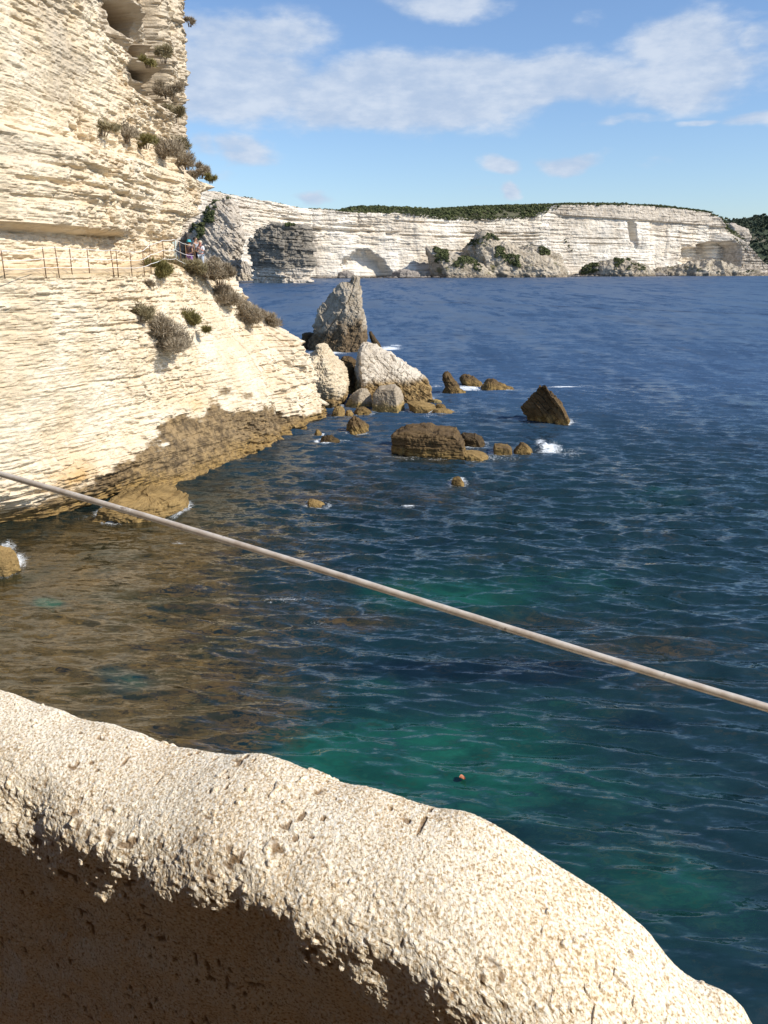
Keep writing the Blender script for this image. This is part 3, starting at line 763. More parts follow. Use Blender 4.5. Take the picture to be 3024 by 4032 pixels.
    # shaded hollow and the buttress that shades it
    d = d - 24 * sstep(2660, 2740, U) * (1 - sstep(2870, 2890, U)) * sstep(952, 978, Vp + 26 * fbm(U * .018, Vp * .03, 0, 4, 40) + (U - 2760) * .06) * (1 - sstep(1035, 1062, Vp - (U - 2700) * 0.08))
    d = d + 14 * sstep(2800, 2850, U) * sstep(890, 960, Vp)
    X = x0[None, :] + nx[None, :] * d
    Y = Yb + ny[None, :] * d
    V = np.stack([X, Y, Zb], -1)
    # plateau behind the rim
    nb = 6
    ext = []
    for k in range(1, nb + 1):
        dd = d[-1] - k * 18
        ext.append(np.stack([x0 + nx * dd, y0 + ny * dd, top + 0.5 - 0.4 * k + 1.5 * fbm(s * 0.05, 0 * s + k, 0, 3, 44)], -1))
    V = np.concatenate([V, np.array(ext)], 0)
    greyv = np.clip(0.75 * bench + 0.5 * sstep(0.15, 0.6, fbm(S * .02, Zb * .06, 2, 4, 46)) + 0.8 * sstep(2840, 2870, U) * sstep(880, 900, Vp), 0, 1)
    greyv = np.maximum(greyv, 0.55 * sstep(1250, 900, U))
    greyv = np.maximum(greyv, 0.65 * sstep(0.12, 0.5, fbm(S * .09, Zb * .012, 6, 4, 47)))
    greyv = np.concatenate([greyv, np.ones((nb, len(us)))], 0)
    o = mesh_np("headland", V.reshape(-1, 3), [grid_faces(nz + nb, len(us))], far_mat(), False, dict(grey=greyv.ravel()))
    return us, x0, y0, top, nx, ny, d, o

def far_mat():
    m, nt, b = new_mat("white_sea_cliff")
    g = NT(nt)
    pos = g.pos()
    n1 = g.noise(pos, 0.03, 6, 0.62)
    nst = g.noise(g.scale(pos, (0.03, 0.03, 0.5)), 1.0, 6, 0.65)
    nv = g.noise(g.scale(pos, (0.22, 0.22, 0.02)), 1.0, 5, 0.6)
    c = g.mixc(g.mapr(n1, 0.36, 0.64), (0.70, 0.615, 0.495), (0.83, 0.77, 0.67))
    c = g.mixc(g.math('MULTIPLY', g.mapr(nst, 0.5, 0.64), 0.85), c, (0.40, 0.34, 0.27))
    c = g.mixc(g.math('MULTIPLY', g.mapr(nv, 0.55, 0.72), 0.4), c, (0.58, 0.50, 0.40))
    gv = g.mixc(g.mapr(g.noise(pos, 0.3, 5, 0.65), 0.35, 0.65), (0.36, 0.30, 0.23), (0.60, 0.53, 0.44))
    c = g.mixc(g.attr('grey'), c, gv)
    z = g.n('ShaderNodeSeparateXYZ'); g.l(pos, z.inputs[0])
    w = g.mapr(g.math('ADD', z.outputs[2], g.math('MULTIPLY', n1, 4.0)), 5.0, 2.6)
    c = g.mixc(w, c, (0.20, 0.16, 0.11))
    g.l(c, b.inputs['Base Color'])
    b.inputs['Roughness'].default_value = 0.95
    b.inputs['Specular IOR Level'].default_value = 0.1
    g.l(g.bump(g.math('ADD', nst, g.noise(pos, 0.5, 5, 0.7)), 0.8, 1.2), b.inputs['Normal'])
    return m

f_us, f_x0, f_y0, f_top, f_nx, f_ny, f_d, headland = build_far_cliff()
tag(headland, "long white bedded sea cliffs across the bay", "cliff", kind='structure')

def far_pt(u, v, out=0.0):
    """point on the far cliff for an image position"""
    y = float(far_y(u))
    p = at_y(u, v, y)
    i = int(np.clip((u - 700) / 2.2, 0, len(f_us) - 1))
    j = int(np.clip((p[2] + 2) / (f_top[i] + 2) * 149, 0, 149))
    dd = f_d[j, i] + out
    return np.array([f_x0[i] + f_nx[i] * dd, f_y0[i] + f_ny[i] * dd, p[2]])

# talus hill with scrub, in front of the far cliffs
talus_parts = []
def add_talus(rows, y0, thick, seed, **kw):
    V, f, top = rock_arrays(rows, y0, thick, seed, **kw)
    talus_parts.append((V, f, top))
    return V
tv1 = add_talus([(976, 1676, 1694), (1000, 1680, 1760), (1020, 1686, 1850), (1045, 1692, 1900), (1070, 1700, 1930), (1090, 1704, 1960)], 828, 50, 61, nth=200, nz=90, rough=0.03, under=2, tpow=0.4)
tv2 = add_talus([(926, 1888, 1922), (940, 1868, 1958), (962, 1845, 1985), (985, 1830, 2030), (1005, 1820, 2090), (1030, 1800, 2180), (1060, 1785, 2230), (1090, 1770, 2250)], 852, 62, 62, nth=220, nz=100, rough=0.04, under=2, tpow=0.4)
tv3 = add_talus([(978, 2050, 2075), (990, 2030, 2160), (1010, 2020, 2200), (1040, 2010, 2215), (1090, 2000, 2240)], 868, 40, 63, nth=160, nz=70, rough=0.05, under=2, tpow=0.4)
tv4 = add_talus([(1030, 2420, 2480), (1045, 2340, 2530), (1062, 2300, 2560), (1090, 2280, 2600)], 935, 44, 64, nth=180, nz=60, rough=0.05, under=2, tpow=0.4)
tv5 = add_talus([(1052, 2700, 2790), (1066, 2640, 2900), (1078, 2600, 2990), (1090, 2560, 3040)], 985, 40, 65, nth=200, nz=50, rough=0.05, under=2, tpow=0.4)
Vs, Fq, Ft, base = [], [], [], 0
for V, f, top in talus_parts:
    Vs.append(V); Fq.append(f + base)
    for t in top: Ft.append((t + base))
    base += len(V)
M_talus = rock_mat("talus_rubble", (0.27, 0.22, 0.155), (0.52, 0.45, 0.35), (0.16, 0.13, 0.09), (0.32, 0.26, 0.19), 3.0, 2.0, 0.2, bump=0.8, spots=((0.17, 0.15, 0.08), 0.35))
talus = mesh_np("talus", np.concatenate(Vs), [np.concatenate(Fq)] + [t[None, :] for t in Ft], M_talus, False)
tag(talus, "rubble slopes piled at the foot of the far cliffs", "slope", kind='structure')

# pale slab of cliff beyond the right end, and the wooded hill behind it
Vb, fb, tb = rock_arrays([(884, 2846, 2870), (900, 2846, 2930), (915, 2840, 2940), (945, 2850, 2946), (968, 2860, 2930), (1075, 2840, 2990)], 1240, 60, 66, nth=140, nz=90, rough=0.02, st=((0, 0, 1), 5, 4), under=3)
tag(mesh_np("outer_cliff", Vb, [fb, tb], M_lean, False), "small pale stepped cliff past the end of the white cliffs", "cliff", kind='structure')

def build_hill():
    us = np.linspace(2600, 4200, 260)
    vt = np.interp(us, [2600, 2780, 2848, 2929, 2980, 3024, 3200, 3600, 4200], [930, 885, 873, 862, 853, 850, 838, 842, 900])
    Y0 = 1600
    top = np.array([at_y(u, v, Y0)[2] for u, v in zip(us, vt)]) + 2.5 * fbm(us * 0.03, 0 * us, 0, 4, 4)
    rows = []
    for k, t in enumerate(np.linspace(0, 1, 60)):
        y = Y0 - 260 * (1 - t)
        z = -2 + (top + 2) * np.sin(t * math.pi / 2) ** 0.8
        x = np.array([x_of(u, Y0, H) for u in us])
        zz = z + 6 * t * fbm(x * 0.02, 0 * x + y * 0.02, 0, 4, 8)
        rows.append(np.stack([x, 0 * x + y + 5 * fbm(x * .02, z * .02, 1, 3, 9), zz], -1))
    for k in range(1, 5):
        r = rows[59].copy(); r[:, 1] += 60 * k; r[:, 2] -= 3 * k * k
        rows.append(r)
    V = np.array(rows)
    m, nt, b = new_mat("hill_ground")
    g = NT(nt)
    n = g.noise(g.pos(), 0.03, 6, 0.65)
    g.l(g.mixc(g.mapr(n, 0.52, 0.7), (0.045, 0.06, 0.03), (0.26, 0.22, 0.16)), b.inputs['Base Color'])
    b.inputs['Roughness'].default_value = 1
    o = mesh_np("hill", V.reshape(-1, 3), [grid_faces(len(rows), len(us))], m, True)
    tag(o, "dark wooded hill behind the right end of the cliffs", "hill", kind='structure')
    return V
hillV = build_hill()

# hill of macchia behind the rim
def build_plateau():
    us = np.arange(1300, 2900, 6.0)
    vt = np.interp(us, [1300, 1340, 1358, 1394, 1481, 1604, 1662, 1785, 1900, 1933, 2095, 2213, 2390, 2575, 2722, 2781, 2833, 2900],
                   [840, 832, 826, 816, 811, 820, 823, 816, 809, 809, 804, 802, 803, 809, 826, 836, 870, 920])
    V = []
    for t in np.linspace(0, 1, 24):
        row = []
        for u, v in zip(us, vt):
            i = int(np.clip((u - 700) / 2.2, 0, len(f_us) - 1))
            dd = f_d[-1, i] - 1.5
            a = np.array([f_x0[i] + f_nx[i] * dd, f_y0[i] + f_ny[i] * dd, f_top[i] - 0.3])
            yb = a[1] + 70
            bpt = at_y(u, v, yb)
            z = a[2] + (bpt[2] - 1.5 - a[2]) * math.sin(t * math.pi / 2)
            row.append((a[0] + (bpt[0] - a[0]) * t, a[1] + (yb - a[1]) * t, z))
        V.append(row)
    V = np.array(V)
    V[..., 2] += 0.8 * fbm(V[..., 0] * .05, V[..., 1] * .05, 0, 3, 3)
    o = mesh_np("plateau", V.reshape(-1, 3), [grid_faces(24, len(us))], plain_mat("plateau_soil", (0.09, 0.085, 0.045), 1.0, 0.4, 0.1), True)
    tag(o, "plateau above the far cliffs under green scrub", "hill", kind='structure')
    return us, V
p_us, plateV = build_plateau()

# scrub seen far off, one mass
def clump_faces(centres, radii, per, rng, flat=0.75):
    n = len(centres)
    c = np.repeat(centres, per, 0); r = np.repeat(radii, per)
    d = rng.normal(size=(n * per, 3)); d /= np.linalg.norm(d, axis=1)[:, None]
    d[:, 2] = np.abs(d[:, 2]) * flat
    rad = r * rng.uniform(0.45, 1.05, n * per)
    p = c + d * rad[:, None]
    t1 = rng.normal(size=(n * per, 3)); t1 -= (t1 * d).sum(1)[:, None] * d * 0.7; t1 /= np.linalg.norm(t1, axis=1)[:, None]
    t2 = np.cross(d + 0.3 * rng.normal(size=d.shape), t1); t2 /= np.linalg.norm(t2, axis=1)[:, None]
    s = (r * rng.uniform(0.22, 0.5, n * per))[:, None]
    V = np.stack([p - t1 * s, p + t2 * s * 0.8, p + t1 * s, p - t2 * s * 0.8], 1).reshape(-1, 3)
    Fc = np.arange(n * per * 4).reshape(-1, 4)
    tone = np.repeat(np.clip(np.repeat(rng.uniform(0, 1, n), per) * 0.7 + rng.uniform(0, .4, n * per), 0, 1), 4)
    return V, Fc, tone

M_scrub = leaf_mat("distant_scrub", (0.034, 0.052, 0.020), (0.080, 0.098, 0.034), (0.125, 0.125, 0.055), 0.035)
M_wood = leaf_mat("hill_wood", (0.026, 0.044, 0.030), (0.045, 0.062, 0.036), (0.065, 0.075, 0.045), 0.02)
def build_scrub():
    rng = np.random.default_rng(5)
    C, R = [], []
    idx = rng.integers(0, plateV.shape[0] * plateV.shape[1], 5200)
    pv = plateV.reshape(-1, 3)[idx]
    pv = pv[vnoise(pv[:, 0] * .035, pv[:, 1] * .05, 0, 31) > -.62]
    C.append(pv + rng.normal(size=pv.shape) * [2.5, 2, .1]); R.append(rng.uniform(0.9, 2.6, len(pv)) * (1 + .45 * vnoise(pv[:, 0] * .03, pv[:, 1] * .05, 2, 32)))
    # rim fringe on the left, thin
    for u in np.arange(850, 1360, 3.0):
        if vnoise(u * 0.05, 0.5, 0, 3) < -0.35: continue
        i = int((u - 700) / 2.2)
        dd = f_d[-1, i] - rng.uniform(1, 10)
        C.append(np.array([[f_x0[i] + f_nx[i] * dd, f_y0[i] + f_ny[i] * dd, f_top[i] - 0.2]])); R.append(rng.uniform(0.8, 1.9, 1))
    # overspill at the rim
    for u in np.arange(1600, 2170, 3.0):
        v = np.interp(u, SKY_U, SKY_V) + rng.uniform(-2, 8)
        C.append(far_pt(u, v, 0.6)[None]); R.append(rng.uniform(0.7, 1.6, 1))
    # on the rubble slopes
    def on(V, cond, k, r0, r1):
        v = V[cond(V)]
        if len(v) == 0: return
        s = v[rng.integers(0, len(v), k)]
        C.append(s + [0, -0.5, 0.3]); R.append(rng.uniform(r0, r1, k))
    def proj(V):
        zc = V[:, 1] * CP - (V[:, 2] - H) * SP
        return CX + F * V[:, 0] / zc, CY - F * ((V[:, 2] - H) * CP + V[:, 1] * SP) / zc
    def band(u0, v0, u1, v1, w):
        def c(V):
            u, v = proj(V)
            vc = v0 + (v1 - v0) * (u - u0) / (u1 - u0)
            return (u > u0) & (u < u1) & (np.abs(v - vc) < w) & (vnoise(V[:, 0] * .12, V[:, 2] * .12, 0, 8) > -0.25)
        return c
    on(tv1, band(1712, 1005, 1895, 1045, 30), 520, 1.0, 2.4)
    on(tv1, band(1740, 995, 1885, 1020, 18), 160, 1.0, 2.0)
    on(tv2, band(1855, 938, 1965, 950, 22), 220, 1.0, 2.2)
    on(tv2, band(1940, 985, 2060, 1040, 26), 320, 1.0, 2.4)
    on(tv2, band(1840, 960, 1990, 975, 16), 80, .8, 1.8)
    on(tv3, band(2030, 1025, 2110, 1000, 22), 240, 1.0, 2.4)
    on(tv3, band(2090, 1005, 2190, 985, 22), 220, 1.0, 2.4)
    on(tv4, band(2290, 1062, 2355, 1056, 18), 200, 1.0, 2.4)
    on(tv4, band(2420, 1042, 2480, 1042, 22), 220, 1.0, 2.4)
    on(tv4, band(2480, 1045, 2540, 1060, 12), 60, 1.0, 2.0)
    on(tv5, band(2700, 1060, 2980, 1070, 8), 50, .8, 1.6)
    for (u0, v0, u1, v1, k) in ((2850, 925, 2910, 985, 14), (2560, 1060, 2660, 1078, 10), (2080, 965, 2110, 975, 10), (2230, 940, 2260, 990, 8)):
        for _ in range(k):
            t = rng.uniform(); C.append(far_pt(u0 + (u1 - u0) * t, v0 + (v1 - v0) * t, 0.5)[None]); R.append(rng.uniform(.7, 1.6, 1))
    for (nm, u0, v0, u1, v1, w, k) in (('pale leaning', 752, 905, 850, 805, 18, 150), ('pale leaning', 775, 930, 840, 850, 26, 170), ('pale leaning', 850, 795, 905, 790, 8, 30),
                                       ('round dark', 1040, 892, 1160, 886, 5, 40)):
        st = [o for o in bpy.data.objects if o.get('label', '').startswith(nm)][0]
        co = np.empty(len(st.data.vertices) * 3, np.float32); st.data.vertices.foreach_get('co', co); co = co.reshape(-1, 3)
        on(co[co[:, 1] < co[:, 1].mean() + 6], band(u0, v0, u1, v1, w), k, .7, 1.7)
    V, Fc, tone = clump_faces(np.concatenate(C), np.concatenate(R), 26, rng)
    o = mesh_np("scrub", V, [Fc], M_scrub, False, dict(tone=tone))
    tag(o, "dark green scrub covering the top and slopes of the far cliffs", "scrub", kind='stuff')
    hv = hillV.reshape(-1, 3)[rng.integers(0, 260 * 62, 5200)]
    keep = vnoise(hv[:, 0] * .02, hv[:, 2] * .03, 0, 5) > -0.45
    hv = hv[keep]
    V, Fc, tone = clump_faces(hv + rng.normal(size=hv.shape) * [3, 3, .2], rng.uniform(2.5, 6, len(hv)), 18, rng)
    o = mesh_np("wood", V, [Fc], M_wood, False, dict(tone=tone))
    tag(o, "dark woodland covering the hill beyond the cliffs", "wood", kind='stuff')
build_scrub()

# boulders on the far shore
M_bould = rock_mat("shore_boulder", (0.16, 0.14, 0.12), (0.36, 0.31, 0.26), (0.05, 0.04, 0.03), (0.10, 0.08, 0.06), 0.8, 0.8, 0.4)
for (lab, u0, u1, v0, v1, sd) in (
        ("low dark boulder on the far shore left of the arched cave mouth", 1330, 1398, 1070, 1088, 71),
        ("long dark grey boulder lying on the far shore right of the arched cave", 1540, 1655, 1066, 1088, 72),
        ("pale grey boulder between bushes at the foot of the far cliffs", 2352, 2425, 1044, 1082, 73),
        ("black flat boulder on the far shore under the smooth white wall", 2568, 2625, 1076, 1090, 74),
        ("small black boulder near the right end of the far shore", 2670, 2702, 1074, 1090, 75),
        ("dark boulder at the foot of the rubble slope on the far shore", 1985, 2050, 1068, 1088, 76)):
    w = u1 - u0
    um = (u0 + u1) / 2
    yy = float(far_y(um)) - 46
    rows = [(v0, u0 + w * .3, u1 - w * .35), (v0 + (v1 - v0) * .4, u0 + w * .06, u1 - w * .1), (v1 + 3, u0, u1)]
    V, f, top = rock_arrays(rows, yy, w * .2, sd, nth=70, nz=36, plan=6, rough=0.05, under=2)
    tag(mesh_np("boulder", V, [f, top], M_grey if 'pale' in lab else M_bould, False), lab, "boulder")
def build_rubble():
    rng = np.random.default_rng(3)
    Vs, Fs, b = [], [], 0
    ico = [(0, 0, 1), (.89, 0, .45), (.28, .85, .45), (-.72, .53, .45), (-.72, -.53, .45), (.28, -.85, .45), (.72, .53, -.45), (-.28, .85, -.45), (-.89, 0, -.45), (-.28, -.85, -.45), (.72, -.53, -.45), (0, 0, -1)]
    fc = [(0,1,2),(0,2,3),(0,3,4),(0,4,5),(0,5,1),(1,6,2),(2,7,3),(3,8,4),(4,9,5),(5,10,1),(6,7,2),(7,8,3),(8,9,4),(9,10,5),(10,6,1),(11,7,6),(11,8,7),(11,9,8),(11,10,9),(11,6,10)]
    ico = np.array(ico)
    for i in range(520):
        u = rng.uniform(1240, 3080)
        y = float(far_y(u)) - rng.uniform(14, 60)
        r = rng.uniform(.7, 2.6) ** 1.1
        c = np.array([x_of(u, y, H), y, rng.uniform(-.3, .5)])
        if 1340 < u < 1530: r *= .5
        Vs.append(c + ico * r * rng.uniform(.55, 1.2, (12, 3)) * [1.4, 1, .7]); Fs.append(np.array(fc) + b); b += 12
    o = mesh_np("rubble", np.concatenate(Vs), [np.concatenate(Fs)], M_bould, False)
    tag(o, "loose dark rubble along the far shoreline", "rubble", kind='stuff')
build_rubble()

# ------------------------------------------------------------------ sea
def build_sea():
    # rows grow with distance
    ys = [3.0]
    while ys[-1] < 230: ys.append(ys[-1] + max(0.04, ys[-1] * 0.0027))
    while ys[-1] < 1900: ys.append(ys[-1] + ys[-1] * 0.0085)
    ys = np.array(ys)
    ks = np.linspace(-0.72, 0.72, 900)
    Y = np.repeat(ys[:, None], len(ks), 1)
    X = (ys + 7)[:, None] * ks[None, :]
    rng = np.random.default_rng(21)
    cell = np.maximum(np.gradient(ys)[:, None], (ys + 7)[:, None] * (ks[1] - ks[0]))
    Zw = np.zeros_like(X); DX = np.zeros_like(X); DY = np.zeros_like(X)
    N = 150
    lost = np.zeros_like(X)
    gust = 0.8 + 0.5 * fbm(X * 0.05, Y * 0.035, 0, 3, 91)
    cove = 1 - 0.45 * sstep(-4, -10, X) * sstep(40, 28, Y)
    for i in range(N):
        lam = 0.26 * (8.5 ** rng.uniform(0, 1))
        th = math.radians(-98 + rng.normal() * 14)
        kx, ky = math.cos(th) * 2 * math.pi / lam, math.sin(th) * 2 * math.pi / lam
        slope = 0.040 * (0.6 if lam > 1.2 else 1.0)
        a = slope * lam / (2 * math.pi) * 1.25
        ph = rng.uniform(0, 6.283)
        m = np.clip((lam / cell - 2.2) / 2.5, 0, 1)
        lost += (1 - m ** 2) * slope ** 2 / 2
        rows = np.where(m.max(1) > 0)[0]
        if len(rows) == 0: continue
        r1 = rows.max() + 1
        arg = kx * X[:r1] + ky * Y[:r1] + ph
        w = m[:r1] * a
        Zw[:r1] += w * np.sin(arg)
        cs = np.cos(arg) * w * 0.35
        DX[:r1] -= math.cos(th) * cs * -1; DY[:r1] -= math.sin(th) * cs * -1
    # long swell
    for lam, a, th in ((6.5, .035, -100), (9, .045, -80), (14, .05, -110), (4.2, .03, -70)):
        th = math.radians(th)
        m = np.clip((lam / cell - 2.2) / 2.5, 0, 1)
        Zw += m * a * np.sin((math.cos(th) * X + math.sin(th) * Y) * 2 * math.pi / lam)
    amp = gust * cove
    Zw *= amp; DX *= amp; DY *= amp
    # --- what lies under the surface
    def blob(u, v, ru, rv):
        c = at_z(u, v); e = at_z(u + ru, v); n = at_z(u, v - rv); s_ = at_z(u, v + rv)
        rx = abs(e[0] - c[0]); ry = max(abs(n[1] - s_[1]) / 2, 0.2)
        return np.exp(-(((X - c[0] - (c[0] / c[1]) * (Y - c[1])) / rx) ** 2 + ((Y - c[1]) / ry) ** 2))
    n1 = fbm(X * 0.16, Y * 0.16, 0, 4, 95)
    n2 = fbm(X * 0.45, Y * 0.45, 0, 4, 96)
    # distance from the cove shore
    weed = 1.25 * blob(200, 2350, 700, 330) + 1.0 * blob(150, 2700, 720, 230) + 0.75 * blob(800, 2150, 480, 170) + 0.55 * blob(700, 2820, 420, 130) + 0.45 * blob(1300, 1900, 420, 110) + 0.4 * blob(1000, 2550, 500, 160)
    weed = np.clip(weed + 0.30 * n1 + 0.22 * n2 - 0.12, 0, 1) * sstep(0.05, 0.3, weed)
    weed = np.maximum(weed, np.clip(0.75 * blob(1400, 2440, 190, 40) + 0.5 * blob(2100, 2450, 260, 40) + .4 * blob(2500, 2550, 500, 70) + .35 * blob(1950, 2200, 150, 24) + .45 * blob(2150, 1660, 140, 25) + .5 * blob(2680, 2690, 250, 26) + .5 * blob(1350, 1950, 600, 60) + .6 * blob(1700, 1790, 420, 40) + 0.25 * n2, 0, .8) * sstep(0.1, 0.4, 0.5 + n1))
    green = .8 * blob(1050, 2700, 160, 60) + .6 * blob(1700, 2350, 260, 50) + 1.0 * blob(1450, 2700, 190, 90) + 1.0 * blob(1900, 2900, 620, 160) + 0.9 * blob(1250, 2930, 230, 130) + .85 * blob(2000, 3100, 800, 160) + .75 * blob(2500, 3550, 600, 380) + .5 * blob(2600, 1960, 330, 50) + .30 * blob(2200, 2350, 900, 250)
    green = np.clip(0.85 * green + 0.75 * n1 + 0.35 * n2 - 0.05, 0, 1) * sstep(0.1, 0.45, green + .15 * n1)
    gp = blob(510, 2685, 100, 46) + blob(190, 2370, 70, 20) + .5 * blob(420, 2640, 80, 26)
    green = np.maximum(green, np.clip(0.8 * gp + .9 * n2 + .3 * n1, 0, .75) * sstep(.1, .6, gp))
    weed = weed * (1 - 0.95 * np.clip(gp * 1.3, 0, 1))
    dark = np.clip(1.1 * blob(1750, 2640, 800, 75) + .8 * blob(2500, 2850, 500, 60) + .7 * blob(1600, 3250, 500, 60) + .6 * blob(2300, 3300, 500, 70) + 0.6 * n1 + .3 * n2 - .1, 0, 1)
    dark = np.maximum(dark, .45 * sstep(-.02, .35, n1 + .5 * n2 - .1) * sstep(90, 30, Y))
    shallow = sstep(75, 30, Y)
    # slick line
    c0, c1 = at_z(1400, 1176), at_z(3100, 1242)
    yl = c0[1] + (c1[1] - c0[1]) * (X - c0[0]) / (c1[0] - c0[0]) + 2.5 * fbm(X * .03, 0 * X, 0, 3, 98)
    slick = np.exp(-((Y - yl) / 2.2) ** 2) * sstep(c0[0] - 5, c0[0] + 10, X)
    # foam
    foam = np.zeros_like(X)
    for (u, v, ru, rv, st) in ((1530, 1372, 60, 12, 1.1), (1560, 1360, 40, 6, .8), (1290, 1388, 130, 8, .9), (1850, 1528, 120, 9, 1.0), (1960, 1535, 90, 8, .9), (2230, 1524, 110, 6, 1.0), (1715, 1522, 50, 8, .7),
                               (2165, 1768, 62, 32, 1.0), (2130, 1738, 34, 20, .85), (2240, 1785, 90, 26, .62), (2100, 1790, 80, 20, .5), (1610, 1985, 44, 12, .95), (1500, 1990, 110, 6, .55), (60, 2205, 70, 45, .95), (30, 2150, 60, 30, .8), (170, 2170, 80, 20, .4),
                               (1100, 2355, 130, 22, .62), (1260, 2440, 90, 14, .55), (700, 2140, 45, 14, .75), (960, 1815, 110, 10, .55), (1370, 1735, 60, 8, .8), (1490, 1762, 60, 10, .5), (1560, 1800, 240, 10, .6), (1950, 1805, 140, 10, .6), (1690, 1640, 60, 8, .7),
                               (1600, 1780, 40, 8, .7), (1250, 2065, 40, 8, .5), (1290, 1105, 60, 3, .6), (2900, 1555, 30, 3, .0), (1240, 1390, 60, 8, .8), (350, 2040, 300, 10, .45), (760, 2020, 60, 10, .4), (2260, 1660, 30, 5, .6)):
        if st: foam = np.maximum(foam, st * blob(u, v, ru, rv))
    # broken wash round every rock
    for o in bpy.data.objects:
        if o.name.startswith(('sea_rock', 'sea_stack')) and o.type == 'MESH':
            co = np.empty(len(o.data.vertices) * 3, np.float32); o.data.vertices.foreach_get('co', co); co = co.reshape(-1, 3)
            w_ = co[np.abs(co[:, 2]) < 0.25]
            if len(w_) < 4 or w_[:, 1].mean() > 160: continue
            c_ = (w_.max(0) + w_.min(0)) / 2; r_ = (w_.max(0) - w_.min(0)) / 2 + 0.05
            sel = (np.abs(X - c_[0]) < r_[0] + 3) & (np.abs(Y - c_[1]) < r_[1] + 3)
            xs_, ys_ = X[sel], Y[sel]
            rr = np.sqrt(((xs_ - c_[0]) / r_[0]) ** 2 + ((ys_ - c_[1]) / r_[1]) ** 2)
            wd = 0.35 / max(0.5, min(r_[0], r_[1]))
            foam[sel] = np.maximum(foam[sel], (0.60 + 0.50 * fbm(xs_ * .5, ys_ * .5, c_[0], 3, 97)) * np.exp(-((rr - 1.0) / wd) ** 2))
    # splash heap and lifted foam
    sp = blob(2165, 1760, 55, 24)
    Zw += sp * (0.14 + 0.30 * fbm(X * 3, Y * 3, 0, 4, 99)) * sstep(.15, .6, sp)
    V = np.stack([X + DX, Y + DY, Zw], -1).reshape(-1, 3)
    attrs = dict(weed=weed.ravel(), green=green.ravel(), dark=dark.ravel(), foam=foam.ravel(), slick=slick.ravel(), rest=np.sqrt(lost).ravel(), shallow=shallow.ravel())
    return mesh_np("sea", V, [grid_faces(len(ys), len(ks))[:, ::-1]], sea_material(), True, attrs)

